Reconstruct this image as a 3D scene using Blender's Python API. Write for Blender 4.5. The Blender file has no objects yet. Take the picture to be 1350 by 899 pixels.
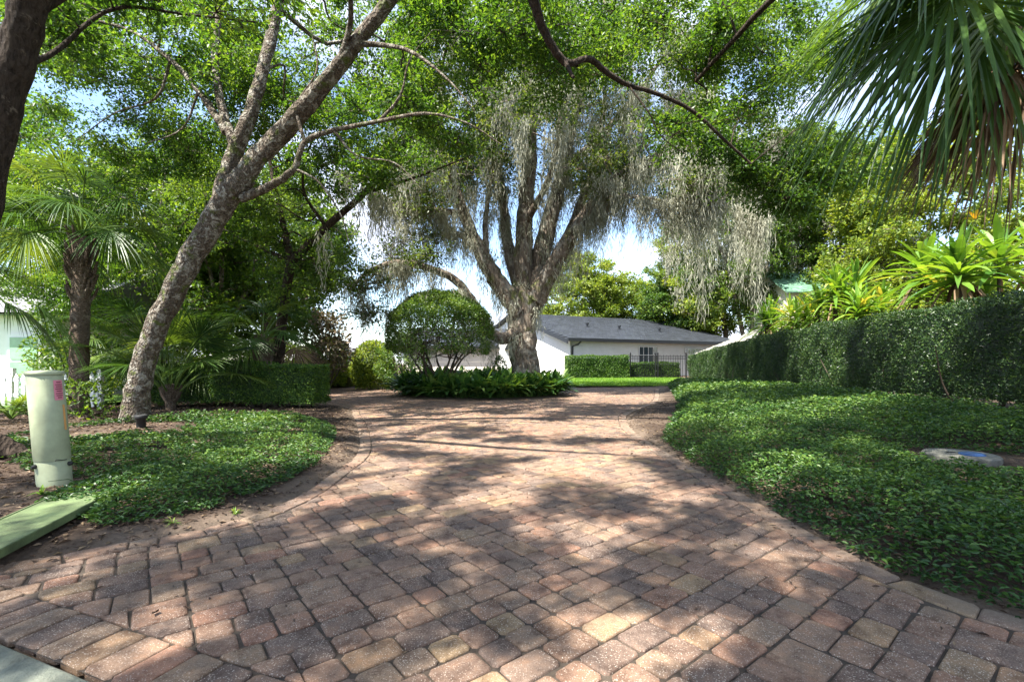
import bpy, math, random
import numpy as np
R = np.random.default_rng(7)
random.seed(7)
sc = bpy.context.scene
COL = sc.collection
F, HZ, CX, CH = 620.0, 478.0, 675.0, 1.10        # focal (px of a 1350 px wide frame), horizon row, centre column, eye height

def at(px, py, Z):
    return np.array([(px-CX)/F*Z, Z, CH-(py-HZ)/F*Z])

def nrm(a):
    a = np.asarray(a, float)
    return a/np.maximum(np.linalg.norm(a, axis=-1, keepdims=True), 1e-9)

def smooth(a, b, x):
    t = np.clip((x-a)/(b-a), 0, 1)
    return t*t*(3-2*t)

def catmull(P, n=6):
    P = np.asarray(P, float)
    Q = np.vstack([2*P[0]-P[1], P, 2*P[-1]-P[-2]])
    out = []
    for i in range(1, len(Q)-2):
        p0, p1, p2, p3 = Q[i-1], Q[i], Q[i+1], Q[i+2]
        for k in range(n):
            t = k/n
            out.append(.5*((2*p1)+(-p0+p2)*t+(2*p0-5*p1+4*p2-p3)*t*t+(-p0+3*p1-3*p2+p3)*t**3))
    out.append(P[-1])
    return np.array(out)

def lump(x, y, s=1.0):                             # cheap smooth noise, about -1..1
    x = np.asarray(x)*s; y = np.asarray(y)*s
    return (np.sin(1.7*x+.6*y+1.3)+np.sin(-.9*x+2.1*y+.4)+np.sin(2.9*x-1.4*y+2.2)*.6+np.sin(3.7*x+4.1*y)*.45)/3.05

# ------------------------------------------------------------------ mesh building
class MB:
    def __init__(s):
        s.V = []; s.L = []; s.C = []; s.A = []; s.n = 0
    def add(s, V, Fc, v=0.5):
        V = np.asarray(V, float).reshape(-1, 3); Fc = np.asarray(Fc, dtype=np.int64)
        if len(Fc) == 0: return
        s.V.append(V); s.L.append((Fc+s.n).ravel()); s.C.append(np.full(len(Fc), Fc.shape[1]))
        s.A.append(np.broadcast_to(np.asarray(v, float), (len(Fc),)).copy()); s.n += len(V)
    def box(s, lo, hi, v=.5, M=None):
        x0, y0, z0 = lo; x1, y1, z1 = hi
        V = np.array([[x0,y0,z0],[x1,y0,z0],[x1,y1,z0],[x0,y1,z0],[x0,y0,z1],[x1,y0,z1],[x1,y1,z1],[x0,y1,z1]], float)
        if M is not None: V = M(V)
        s.add(V, [[0,3,2,1],[4,5,6,7],[0,1,5,4],[1,2,6,5],[2,3,7,6],[3,0,4,7]], v)
    def tube(s, P, r, sides=8, v=.5, rough=0.0, seed=0, cap=True):
        P = np.asarray(P, float); n = len(P)
        r = np.broadcast_to(np.asarray(r, float), (n,))
        T = nrm(np.gradient(P, axis=0))
        ref = np.array([1., 0, 0]) if abs(T[0][0]) < .8 else np.array([0, 1., 0])
        U = []
        u = nrm(ref-T[0]*ref.dot(T[0]))
        for i in range(n):
            u = nrm(u-T[i]*u.dot(T[i])); U.append(u)
        U = np.array(U); W = np.cross(T, U)
        a = np.arange(sides)*2*math.pi/sides
        rr = r[:, None]*np.ones(sides)
        if rough:
            ii = np.arange(n)[:, None]
            rr = rr*(1+rough*(np.sin(3*a+ii*.35+seed)*.5+np.sin(2*a-ii*.23+seed*2)*.5+.5*np.sin(5*a+ii*1.1+seed)*np.sin(ii*.7+seed)))
        V = P[:, None]+rr[..., None]*(np.cos(a)[None, :, None]*U[:, None]+np.sin(a)[None, :, None]*W[:, None])
        i, j = np.meshgrid(np.arange(n-1), np.arange(sides), indexing='ij'); j2 = (j+1) % sides
        Fq = np.stack([i*sides+j, i*sides+j2, (i+1)*sides+j2, (i+1)*sides+j], -1).reshape(-1, 4)
        s.add(V.reshape(-1, 3), Fq, v)
        if cap:
            s.add(V[-1], [list(range(sides))], v); s.add(V[0], [list(range(sides))[::-1]], v)
    def lathe(s, c, prof, sides=24, v=.5, M=None):
        a = np.arange(sides)*2*math.pi/sides
        V = np.array([[c[0]+r*math.cos(t), c[1]+r*math.sin(t), c[2]+z] for r, z in prof for t in a])
        if M is not None: V = M(V)
        n = len(prof)
        i, j = np.meshgrid(np.arange(n-1), np.arange(sides), indexing='ij'); j2 = (j+1) % sides
        s.add(V, np.stack([i*sides+j, i*sides+j2, (i+1)*sides+j2, (i+1)*sides+j], -1).reshape(-1, 4), v)
        s.add(V[-sides:], [list(range(sides))], v); s.add(V[:sides], [list(range(sides))[::-1]], v)
    def leaves(s, P, D, N, L, W, v=None, fold=.12):
        n = len(P)
        if n == 0: return
        D = nrm(D); S = nrm(np.cross(D, N)); N = np.cross(S, D)
        L = np.broadcast_to(np.asarray(L, float), (n,))[:, None]; W = np.broadcast_to(np.asarray(W, float), (n,))[:, None]
        V = np.stack([P, P+D*L*.45+S*W*.5+N*W*fold, P+D*L-N*L*.08, P+D*L*.45-S*W*.5+N*W*fold], 1).reshape(-1, 3)
        s.add(V, np.arange(4*n).reshape(n, 4), R.random(n) if v is None else v)
    def leaves6(s, P, D, N, L, W, v=None):                     # rounder folded leaf for near plants
        n = len(P)
        if n == 0: return
        D = nrm(D); S = nrm(np.cross(D, N)); N = np.cross(S, D)
        L = np.broadcast_to(np.asarray(L, float), (n,))[:, None]; W = np.broadcast_to(np.asarray(W, float), (n,))[:, None]
        t = P+D*L-N*L*.15; b = P
        V = np.stack([b, P+D*L*.28+S*W*.45+N*W*.18, P+D*L*.68+S*W*.38+N*W*.12, t, P+D*L*.68-S*W*.38+N*W*.12, P+D*L*.28-S*W*.45+N*W*.18], 1).reshape(-1, 3)
        k = np.arange(n)[:, None]*6
        Fq = np.stack([k+np.array([[0, 1, 2, 3]]), k+np.array([[0, 3, 4, 5]])], 1).reshape(-1, 4)
        vv = R.random(n) if v is None else np.broadcast_to(v, (n,))
        s.add(V, Fq, np.repeat(vv, 2))
    def blades(s, O, D, L, W, droop, prof, v=None, S=None, fold=.25):
        """ribbon leaves: O origins, D directions, prof = list of (s, relative width)"""
        n = len(O); D = nrm(D)
        if n == 0: return
        L = np.broadcast_to(np.asarray(L, float), (n,)); W = np.broadcast_to(np.asarray(W, float), (n,))
        dr = np.broadcast_to(np.asarray(droop, float), (n,))
        if S is None:
            S = np.cross(D, np.array([0, 0, 1.])+R.normal(0, .05, (n, 3)))
        S = nrm(S); N = np.cross(S, D)
        N = np.where(N[:, 2:3] < 0, -N, N)
        rows = []
        for t, w in prof:
            c = O+D*(L*t)[:, None]; c[:, 2] -= dr*L*t**2.2
            h = S*(W*w*.5)[:, None]; f = N*(W*w*.5*fold)[:, None]
            rows.append(np.stack([c-h+f, c-f*.3, c+h+f], 1))
        V = np.stack(rows, 1)                                   # n, m, 3, 3
        m = len(prof)
        k = np.arange(n)[:, None, None]*(m*3)+np.arange(m-1)[None, :, None]*3+np.arange(2)[None, None, :]
        Fq = np.stack([k, k+1, k+4, k+3], -1).reshape(-1, 4)
        vv = R.random(n) if v is None else np.broadcast_to(v, (n,))
        s.add(V.reshape(-1, 3), Fq, np.repeat(vv, (m-1)*2))
    def build(s, name, mat, parent=None, sm=False, origin=None, extra=None):
        V = np.vstack(s.V); L = np.concatenate(s.L); C = np.concatenate(s.C); A = np.concatenate(s.A)
        off = np.zeros(3)
        if parent is not None:
            p = parent
            while p is not None:
                off += np.array(p.location); p = p.parent
        elif origin is not None: off = np.asarray(origin, float)
        V = V-off
        me = bpy.data.meshes.new(name)
        me.vertices.add(len(V)); me.vertices.foreach_set('co', V.astype(np.float32).ravel())
        me.loops.add(len(L)); me.loops.foreach_set('vertex_index', L.astype(np.int32))
        me.polygons.add(len(C))
        st = np.concatenate([[0], np.cumsum(C)[:-1]]).astype(np.int32)
        me.polygons.foreach_set('loop_start', st)
        me.polygons.foreach_set('use_smooth', np.full(len(C), bool(sm)))
        a = me.attributes.new('v', 'FLOAT', 'FACE'); a.data.foreach_set('value', A.astype(np.float32))
        if extra is not None:
            for k, arr in extra.items():
                a = me.attributes.new(k, 'FLOAT', 'POINT'); a.data.foreach_set('value', arr.astype(np.float32))
        me.update(calc_edges=True)
        me.materials.append(mat)
        o = bpy.data.objects.new(name, me); COL.objects.link(o)
        if parent is not None: o.parent = parent
        else: o.location = off
        return o

def tag(o, label=None, cat=None, group=None, kind=None):
    if label: o['label'] = label
    if cat: o['category'] = cat
    if group: o['group'] = group
    if kind: o['kind'] = kind
    return o
def thing(name, label, cat, loc, group=None):
    o = bpy.data.objects.new(name, None); COL.objects.link(o)
    o.location = tuple(float(c) for c in loc); o.empty_display_size = .2
    return tag(o, label, cat, group)

# ------------------------------------------------------------------ materials
def newmat(name):
    m = bpy.data.materials.new(name); m.use_nodes = True
    nt = m.node_tree; b = nt.nodes['Principled BSDF']
    def N(t, **k):
        n = nt.nodes.new(t)
        for a, val in k.items():
            if a[0] == 'i' and a[1:].isdigit(): n.inputs[int(a[1:])].default_value = val
            else: setattr(n, a, val)
        return n
    def K(a, b_): nt.links.new(a, b_)
    return m, nt, b, N, K
def ramp(N, stops, interp='LINEAR'):
    r = N('ShaderNodeValToRGB'); e = r.color_ramp; e.interpolation = interp
    while len(e.elements) < len(stops): e.elements.new(.5)
    for el, (p, c) in zip(e.elements, stops):
        el.position = p; el.color = (*c, 1) if len(c) == 3 else c
    return r
def noise(N, K, scale, detail=4, rough=.6, vec=None, dist=0):
    n = N('ShaderNodeTexNoise'); n.inputs['Scale'].default_value = scale; n.inputs['Detail'].default_value = detail
    n.inputs['Roughness'].default_value = rough; n.inputs['Distortion'].default_value = dist
    if vec is not None: K(vec, n.inputs['Vector'])
    return n
def mixc(N, K, fac, a, b, mode='MIX'):
    m = N('ShaderNodeMix', data_type='RGBA', blend_type=mode)
    for s, x in ((m.inputs[0], fac), (m.inputs[6], a), (m.inputs[7], b)):
        if isinstance(x, (int, float)): s.default_value = x
        elif isinstance(x, tuple): s.default_value = (*x, 1)
        else: K(x, s)
    return m.outputs[2]
def leafmat(name, stops, trans=.45, rough=.42, tint=(1.55, 1.42, .45), spec=.4):
    m, nt, b, N, K = newmat(name)
    at_ = N('ShaderNodeAttribute', attribute_name='v')
    tc = N('ShaderNodeTexCoord')
    nz = noise(N, K, 1.1, 2, .5, tc.outputs['Object'])
    ma = N('ShaderNodeMath', operation='MULTIPLY_ADD'); K(nz.outputs['Fac'], ma.inputs[0]); ma.inputs[1].default_value = .9; ma.inputs[2].default_value = -.45
    ad = N('ShaderNodeMath', operation='ADD', use_clamp=True); K(at_.outputs['Fac'], ad.inputs[0]); K(ma.outputs[0], ad.inputs[1])
    r = ramp(N, stops); K(ad.outputs[0], r.inputs[0])
    K(r.outputs[0], b.inputs['Base Color']); b.inputs['Roughness'].default_value = rough
    b.inputs['Specular IOR Level'].default_value = spec
    t = N('ShaderNodeBsdfTranslucent'); K(mixc(N, K, 1.0, r.outputs[0], tint, 'MULTIPLY'), t.inputs['Color'])
    mx = N('ShaderNodeMixShader'); mx.inputs[0].default_value = trans
    K(b.outputs[0], mx.inputs[1]); K(t.outputs[0], mx.inputs[2])
    K(mx.outputs[0], nt.nodes['Material Output'].inputs['Surface'])
    return m
def plain(name, col, rough=.6, var=.12, scale=6, bump=0, bscale=60, metal=0, spec=.4):
    m, nt, b, N, K = newmat(name)
    tc = N('ShaderNodeTexCoord'); nz = noise(N, K, scale, 5, .65, tc.outputs['Object'])
    d = tuple(c*(1-var*1.6) for c in col); l = tuple(min(1, c*(1+var)) for c in col)
    r = ramp(N, [(.3, d), (.7, l)]); K(nz.outputs['Fac'], r.inputs[0]); K(r.outputs[0], b.inputs['Base Color'])
    b.inputs['Roughness'].default_value = rough; b.inputs['Metallic'].default_value = metal
    b.inputs['Specular IOR Level'].default_value = spec
    if bump:
        n2 = noise(N, K, bscale, 6, .7, tc.outputs['Object'])
        bp = N('ShaderNodeBump'); bp.inputs['Strength'].default_value = bump; bp.inputs['Distance'].default_value = .02
        K(n2.outputs['Fac'], bp.inputs['Height']); K(bp.outputs[0], b.inputs['Normal'])
    return m
def barkmat(name, dark, mid, pale, amount=.5, scale=5, stretch=.35, green=None, bumpd=.05):
    m, nt, b, N, K = newmat(name)
    tc = N('ShaderNodeTexCoord'); mp = N('ShaderNodeMapping'); mp.inputs['Scale'].default_value = (1, 1, stretch)
    K(tc.outputs['Object'], mp.inputs['Vector'])
    n1 = noise(N, K, scale*3.5, 8, .72, mp.outputs[0], .6)
    r1 = ramp(N, [(.36, dark), (.56, mid)]); K(n1.outputs['Fac'], r1.inputs[0])
    n2 = noise(N, K, scale*1.1, 7, .7, tc.outputs['Object'], .8)
    r2 = ramp(N, [(1-amount-.02, (0, 0, 0)), (1-amount+.07, (1, 1, 1))]); K(n2.outputs['Fac'], r2.inputs[0])
    n4 = noise(N, K, scale*9, 4, .7, tc.outputs['Object'])
    r4 = ramp(N, [(.35, tuple(c*.6 for c in pale)), (.65, pale)]); K(n4.outputs['Fac'], r4.inputs[0])
    c = mixc(N, K, r2.outputs[0], r1.outputs[0], r4.outputs[0])
    if green:
        n3 = noise(N, K, scale*.7, 5, .6, tc.outputs['Object'])
        r3 = ramp(N, [(.56, (0, 0, 0)), (.66, (1, 1, 1))]); K(n3.outputs['Fac'], r3.inputs[0])
        c = mixc(N, K, r3.outputs[0], c, green)
    K(c, b.inputs['Base Color']); b.inputs['Roughness'].default_value = .95; b.inputs['Specular IOR Level'].default_value = .15
    vo = N('ShaderNodeTexVoronoi'); vo.inputs['Scale'].default_value = scale*4; K(mp.outputs[0], vo.inputs['Vector'])
    sm_ = N('ShaderNodeMath', operation='ADD'); K(n1.outputs['Fac'], sm_.inputs[0]); K(vo.outputs['Distance'], sm_.inputs[1])
    bp = N('ShaderNodeBump'); bp.inputs['Strength'].default_value = .9; bp.inputs['Distance'].default_value = bumpd
    K(sm_.outputs[0], bp.inputs['Height']); K(bp.outputs[0], b.inputs['Normal'])
    return m

G = lambda *c: c
M = {}
M['oak_leaf'] = leafmat('oak_leaf', [(0, G(.025, .055, .012)), (.5, G(.075, .145, .026)), (1, G(.17, .25, .045))], .55)
M['near_leaf'] = leafmat('near_leaf', [(0, G(.026, .068, .013)), (.5, G(.068, .150, .026)), (1, G(.150, .235, .042))], .55)
M['liveoak_leaf'] = leafmat('liveoak_leaf', [(0, G(.024, .050, .014)), (.5, G(.070, .12, .03)), (1, G(.16, .21, .06))], .5)
M['yellow_leaf'] = leafmat('yellow_leaf', [(0, G(.06, .11, .014)), (.5, G(.17, .245, .033)), (1, G(.30, .35, .06))], .45)
M['mid_leaf'] = leafmat('mid_leaf', [(0, G(.03, .07, .012)), (.5, G(.075, .15, .025)), (1, G(.16, .23, .04))], .45)
M['hedge_leaf'] = leafmat('hedge_leaf', [(0, G(.012, .030, .010)), (.5, G(.028, .068, .018)), (1, G(.085, .14, .03))], .25, .38)
M['front_hedge_leaf'] = leafmat('front_hedge_leaf', [(0, G(.02, .05, .01)), (.5, G(.05, .12, .018)), (1, G(.13, .22, .03))], .35, .45)
M['jasmine_leaf'] = leafmat('jasmine_leaf', [(0, G(.016, .045, .012)), (.5, G(.045, .11, .020)), (1, G(.14, .22, .034))], .25, .42, spec=.4)
M['aspidistra_leaf'] = leafmat('aspidistra_leaf', [(0, G(.02, .06, .018)), (.55, G(.065, .15, .035)), (1, G(.17, .25, .06))], .35, .35, spec=.45)
M['strap_leaf'] = leafmat('strap_leaf', [(0, G(.04, .11, .018)), (.5, G(.13, .25, .035)), (.85, G(.20, .32, .05)), (1, G(.38, .34, .08))], .4, .38)
M['palm_leaf'] = leafmat('palm_leaf', [(0, G(.022, .055, .016)), (.5, G(.062, .13, .028)), (1, G(.19, .26, .05))], .4, .4)
M['palm_dead'] = leafmat('palm_dead', [(0, G(.06, .035, .022)), (.5, G(.16, .10, .06)), (1, G(.30, .20, .12))], .3, .7, (1.2, 1, .7))
M['bronze_leaf'] = leafmat('bronze_leaf', [(0, G(.05, .06, .02)), (.4, G(.12, .10, .05)), (1, G(.26, .19, .12))], .25, .5, (1.2, 1, .6))
M['grass_blade'] = leafmat('grass_blade', [(0, G(.06, .15, .012)), (.6, G(.13, .26, .02)), (1, G(.24, .36, .05))], .4, .5)
M['reed'] = leafmat('reed', [(0, G(.06, .05, .025)), (.5, G(.13, .12, .05)), (1, G(.12, .18, .04))], .3, .6)
M['litter'] = leafmat('litter', [(0, G(.04, .024, .016)), (.6, G(.10, .062, .04)), (1, G(.27, .19, .11))], .1, .7, (1.1, .9, .6))
M['moss'] = leafmat('moss', [(0, G(.24, .24, .18)), (.5, G(.38, .38, .30)), (1, G(.55, .55, .45))], .42, .9, (1.1, 1.05, .85), .1)
M['bark_lichen'] = barkmat('bark_lichen', G(.035, .027, .021), G(.14, .112, .085), G(.40, .37, .31), .48, 9, .6, G(.10, .12, .035))
M['bark_dark'] = barkmat('bark_dark', G(.018, .013, .010), G(.06, .045, .034), G(.20, .16, .12), .40, 7, .35)
M['bark_oak'] = barkmat('bark_oak', G(.05, .038, .028), G(.215, .17, .13), G(.40, .36, .30), .47, 2.2, .16, G(.13, .15, .04), .12)
M['bark_far'] = barkmat('bark_far', G(.05, .038, .028), G(.16, .12, .09), G(.30, .26, .21), .48, 2.5, .25)
M['palm_trunk'] = barkmat('palm_trunk', G(.07, .05, .036), G(.21, .155, .115), G(.36, .29, .22), .45, 6, 3.0)
M['twig'] = plain('twig', G(.075, .055, .04), .9, .3, 12)
M['white_wall'] = plain('white_wall', G(.78, .77, .74), .8, .05, 1.5, .15, 30)
M['cream_wall'] = plain('cream_wall', G(.70, .64, .55), .8, .06, 1.5, .15, 30)
M['trim_black'] = plain('trim_black', G(.018, .02, .024), .45, .1)
M['iron'] = plain('iron', G(.012, .012, .014), .4, .1)
M['white_paint'] = plain('white_paint', G(.76, .76, .74), .5, .05, 3)
M['fence_wood'] = plain('fence_wood', G(.56, .53, .45), .8, .18, 3, .2, 20)
M['concrete'] = plain('concrete', G(.24, .25, .19), .9, .35, 4, .7, 70)
M['asphalt'] = plain('asphalt', G(.06, .06, .06), .9, .2, 8, .6, 120)
M['green_plastic'] = plain('green_plastic', G(.33, .36, .23), .5, .16, 5, .05, 90, spec=.3)
M['green_lid'] = plain('green_lid', G(.11, .15, .06), .75, .40, 4.5, .35, 80)
M['pink_sticker'] = plain('pink_sticker', G(.62, .20, .26), .5, .05)
M['orange_sticker'] = plain('orange_sticker', G(.60, .30, .10), .5, .05)
M['dark_ink'] = plain('dark_ink', G(.10, .02, .03), .5, .05)
M['rubber_black'] = plain('rubber_black', G(.015, .015, .015), .6, .1)
M['blue_plastic'] = plain('blue_plastic', G(.03, .085, .22), .4, .08)
M['box_concrete'] = plain('box_concrete', G(.16, .155, .125), .9, .35, 8, .4, 90)
M['petiole'] = plain('petiole', G(.12, .17, .05), .5, .2, 5)
M['grey_roof'] = plain('grey_roof', G(.22, .22, .23), .8, .15, 4)
M['flower_yellow'] = plain('flower_yellow', G(.75, .50, .04), .5, .1)

def glassmat():
    m, nt, b, N, K = newmat('window_glass')
    b.inputs['Base Color'].default_value = (.04, .06, .07, 1); b.inputs['Roughness'].default_value = .05
    b.inputs['Specular IOR Level'].default_value = .9
    return m
M['glass'] = glassmat()
M['green_glass'] = plain('green_glass', G(.22, .38, .26), .15, .1)

def tilemat(name, col, rough, vec_scale):
    m, nt, b, N, K = newmat(name)
    tc = N('ShaderNodeTexCoord'); at_ = N('ShaderNodeAttribute', attribute_name='v')
    nz = noise(N, K, 1.2, 6, .7, tc.outputs['Object'])
    r = ramp(N, [(.25, tuple(c*.65 for c in col)), (.75, tuple(c*1.35 for c in col))])
    mx = N('ShaderNodeMath', operation='MULTIPLY_ADD'); K(at_.outputs['Fac'], mx.inputs[0]); mx.inputs[1].default_value = .45; 
    ms = N('ShaderNodeMath', operation='MULTIPLY'); K(nz.outputs['Fac'], ms.inputs[0]); ms.inputs[1].default_value = .6
    K(ms.outputs[0], mx.inputs[2]); K(mx.outputs[0], r.inputs[0]); K(r.outputs[0], b.inputs['Base Color'])
    b.inputs['Roughness'].default_value = rough
    return m
M['slate_tile'] = tilemat('slate_tile', G(.043, .048, .058), .42, 1)
M['green_tile'] = tilemat('green_tile', G(.13, .25, .17), .6, 1)

def pavermat():
    m, nt, b, N, K = newmat('paver_stone')
    tc = N('ShaderNodeTexCoord'); v = N('ShaderNodeAttribute', attribute_name='v'); e = N('ShaderNodeAttribute', attribute_name='edge')
    r = ramp(N, [(0, G(0.159, 0.114, 0.090)), (.14, G(0.118, 0.089, 0.075)), (.30, G(0.202, 0.137, 0.101)), (.46, G(0.217, 0.143, 0.103)), (.58, G(0.193, 0.143, 0.104)),
                 (.72, G(0.224, 0.130, 0.092)), (.82, G(0.244, 0.177, 0.108)), (.92, G(0.143, 0.106, 0.087)), (1, G(0.212, 0.148, 0.106))])
    K(v.outputs['Fac'], r.inputs[0])
    # blotches of a second pigment inside a paver
    n1 = noise(N, K, 9, 5, .65, tc.outputs['Object'])
    r1 = ramp(N, [(.38, G(.62, .58, .57)), (.52, G(1, 1, 1)), (.68, G(1.22, 1.08, .96))]); K(n1.outputs['Fac'], r1.inputs[0])
    c = mixc(N, K, 1.0, r.outputs[0], r1.outputs[0], 'MULTIPLY')
    # pale worn aggregate flecks and dark pits
    vo = N('ShaderNodeTexVoronoi'); vo.inputs['Scale'].default_value = 170; K(tc.outputs['Object'], vo.inputs['Vector'])
    wn = N('ShaderNodeSeparateColor'); K(vo.outputs['Color'], wn.inputs[0])
    gt = ramp(N, [(.66, G(0, 0, 0)), (.74, G(1, 1, 1))]); K(wn.outputs[0], gt.inputs[0])
    ds = ramp(N, [(.2, G(1, 1, 1)), (.5, G(0, 0, 0))]); K(vo.outputs['Distance'], ds.inputs[0])
    fm = N('ShaderNodeMath', operation='MULTIPLY'); K(gt.outputs[0], fm.inputs[0]); K(ds.outputs[0], fm.inputs[1])
    fm2 = N('ShaderNodeMath', operation='MULTIPLY'); K(fm.outputs[0], fm2.inputs[0])
    nw = noise(N, K, 3.2, 3, .6, tc.outputs['Object']); rw = ramp(N, [(.35, G(.2, .2, .2)), (.62, G(.85, .85, .85))]); K(nw.outputs['Fac'], rw.inputs[0]); K(rw.outputs[0], fm2.inputs[1])
    c = mixc(N, K, fm2.outputs[0], c, (.56, .50, .43))
    n5 = noise(N, K, 210, 3, .8, tc.outputs['Object']); r5 = ramp(N, [(.34, G(.5, .48, .47)), (.52, G(1.06, 1.06, 1.06))]); K(n5.outputs['Fac'], r5.inputs[0])
    c = mixc(N, K, 1.0, c, r5.outputs[0], 'MULTIPLY')
    # grime patches over many pavers
    n2 = noise(N, K, .55, 6, .62, tc.outputs['Object']); r2 = ramp(N, [(.35, G(.90, .86, .82)), (.6, G(1.22, 1.17, 1.12))]); K(n2.outputs['Fac'], r2.inputs[0])
    c = mixc(N, K, 1.0, c, r2.outputs[0], 'MULTIPLY')
    # sand lying on the stones near the edges of the drive
    n3 = noise(N, K, 2.6, 7, .7, tc.outputs['Object'])
    sb = N('ShaderNodeMath', operation='SUBTRACT'); K(n3.outputs['Fac'], sb.inputs[0]); K(e.outputs['Fac'], sb.inputs[1])
    rs = ramp(N, [(.34, G(0, 0, 0)), (.58, G(.8, .8, .8))]); K(sb.outputs[0], rs.inputs[0])
    n6 = noise(N, K, 60, 5, .7, tc.outputs['Object']); r6 = ramp(N, [(.3, G(.15, .115, .085)), (.7, G(.25, .20, .155))]); K(n6.outputs['Fac'], r6.inputs[0])
    c = mixc(N, K, rs.outputs[0], c, r6.outputs[0])
    K(c, b.inputs['Base Color']); b.inputs['Roughness'].default_value = .88; b.inputs['Specular IOR Level'].default_value = .25
    hs = N('ShaderNodeMath', operation='MULTIPLY_ADD'); K(n5.outputs['Fac'], hs.inputs[0]); hs.inputs[1].default_value = .6; K(n1.outputs['Fac'], hs.inputs[2])
    bp = N('ShaderNodeBump'); bp.inputs['Strength'].default_value = .5; bp.inputs['Distance'].default_value = .008
    K(hs.outputs[0], bp.inputs['Height']); K(bp.outputs[0], b.inputs['Normal'])
    return m
M['paver'] = pavermat()
M['joint'] = plain('joint_sand', G(.075, .057, .042), .95, .35, 14, .6, 90)
def soilmat():
    m, nt, b, N, K = newmat('soil_and_mulch')
    tc = N('ShaderNodeTexCoord')
    n1 = noise(N, K, 22, 8, .75, tc.outputs['Object']); n2 = noise(N, K, 1.1, 5, .6, tc.outputs['Object'])
    r1 = ramp(N, [(.3, G(.022, .015, .011)), (.5, G(.062, .043, .032)), (.72, G(.12, .088, .066))]); K(n1.outputs['Fac'], r1.inputs[0])
    r2 = ramp(N, [(.45, G(0, 0, 0)), (.62, G(.55, .55, .55))]); K(n2.outputs['Fac'], r2.inputs[0])
    c = mixc(N, K, r2.outputs[0], r1.outputs[0], (.15, .112, .082))
    at_ = N('ShaderNodeAttribute', attribute_name='sand')
    n3 = noise(N, K, 70, 5, .7, tc.outputs['Object']); r3 = ramp(N, [(.3, G(.13, .095, .07)), (.7, G(.235, .18, .135))]); K(n3.outputs['Fac'], r3.inputs[0])
    c = mixc(N, K, at_.outputs['Fac'], c, r3.outputs[0])
    K(c, b.inputs['Base Color']); b.inputs['Roughness'].default_value = .95; b.inputs['Specular IOR Level'].default_value = .1
    bp = N('ShaderNodeBump'); bp.inputs['Strength'].default_value = .8; bp.inputs['Distance'].default_value = .03
    K(n1.outputs['Fac'], bp.inputs['Height']); K(bp.outputs[0], b.inputs['Normal'])
    return m
M['soil'] = soilmat()
M['lawn_base'] = plain('lawn_base', G(.10, .19, .02), .9, .3, 4)

# ------------------------------------------------------------------ the drive outline and the ground
LEFT = catmull([(-4.6, 2.95), (-3.6, 2.62), (-2.78, 2.58), (-2.42, 2.86), (-1.98, 3.22), (-1.77, 3.85), (-1.80, 4.8), (-1.88, 5.7), (-2.41, 7.4),
                (-3.30, 9.74), (-4.25, 11.7), (-7, 13.4), (-10.5, 14.4), (-15, 15)], 6)
RIGHT = catmull([(6.6, 20.6), (5.9, 18.9), (4.15, 13.4), (2.62, 10.4), (2.10, 8.5), (1.93, 7.0), (1.90, 5.25), (1.94, 4.08), (1.95, 2.8), (2.02, 2.35), (2.25, 2.0), (3.2, 1.35), (4.6, .4), (5.6, -.6)], 6)
GP, GD = np.array([-2.06, 1.894]), np.array([.929, -.37])       # the line of the gutter
GN = np.array([.37, .929])
gut = lambda x, y: (x-GP[0])*GN[0]+(y-GP[1])*GN[1]              # > 0 on the drive's side
ga = GP+GD*((-4.75-GP[0])/GD[0]); gb = GP+GD*((5.7-GP[0])/GD[0])
POLY = np.vstack([LEFT, [(-15, 20.6)], RIGHT, [gb, ga]])
ISC, ISR = np.array([-1.05, 16.4]), (3.0, 2.6)
def sdist(x, y):
    x = np.asarray(x, float).ravel(); y = np.asarray(y, float).ravel()
    A = POLY; B = np.roll(POLY, -1, 0); E = B-A; EE = np.maximum((E**2).sum(1), 1e-12)
    out = np.empty(len(x)); ins = np.zeros(len(x), bool)
    for s in range(0, len(x), 20000):
        p = np.stack([x[s:s+20000], y[s:s+20000]], 1)
        w = p[:, None]-A[None]; t = np.clip((w*E[None]).sum(2)/EE, 0, 1)
        out[s:s+20000] = np.sqrt((((w-E[None]*t[..., None])**2).sum(2)).min(1))
        c = ((A[None, :, 1] > p[:, None, 1]) != (B[None, :, 1] > p[:, None, 1])) & (p[:, None, 0] < (B[:, 0]-A[:, 0])[None]*(p[:, None, 1]-A[None, :, 1])/np.where(E[:, 1] == 0, 1e-9, E[:, 1])[None]+A[None, :, 0])
        ins[s:s+20000] = c.sum(1) % 2 == 1
    return np.where(ins, -out, out)
def isl(x, y):                                                    # > 0 inside the island bed, about metres
    return (1-np.sqrt(((x-ISC[0])/ISR[0])**2+((y-ISC[1])/ISR[1])**2))*2.8
def gz(x, y, d=None):
    x = np.asarray(x, float); y = np.asarray(y, float); sh = x.shape
    if d is None: d = sdist(x, y).reshape(sh)
    d = np.maximum(d, isl(x, y))
    n = lump(x, y, 3.1)*.07+lump(x, y, 9.)*.035
    z = -.035+.065*smooth(-.12, .20, d+n)
    out = smooth(.1, 1.2, d)
    z = z+out*(.022*lump(x, y, 1.3)+.010*lump(x, y, 7))
    z = z+np.where(x > 0, .24*smooth(2.2, 8.0, x)*smooth(30, 8, y), .10*smooth(2.0, 5.5, -x)*smooth(15, 6, y))*out
    g = gut(x, y)
    z = np.where(g < .0, -.06-.0*g, z)
    z = np.where((g >= 0) & (g < .25), np.minimum(z, -.02), z)
    return z
def gz1(x, y): return float(gz(np.array([x]), np.array([y]))[0])

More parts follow.
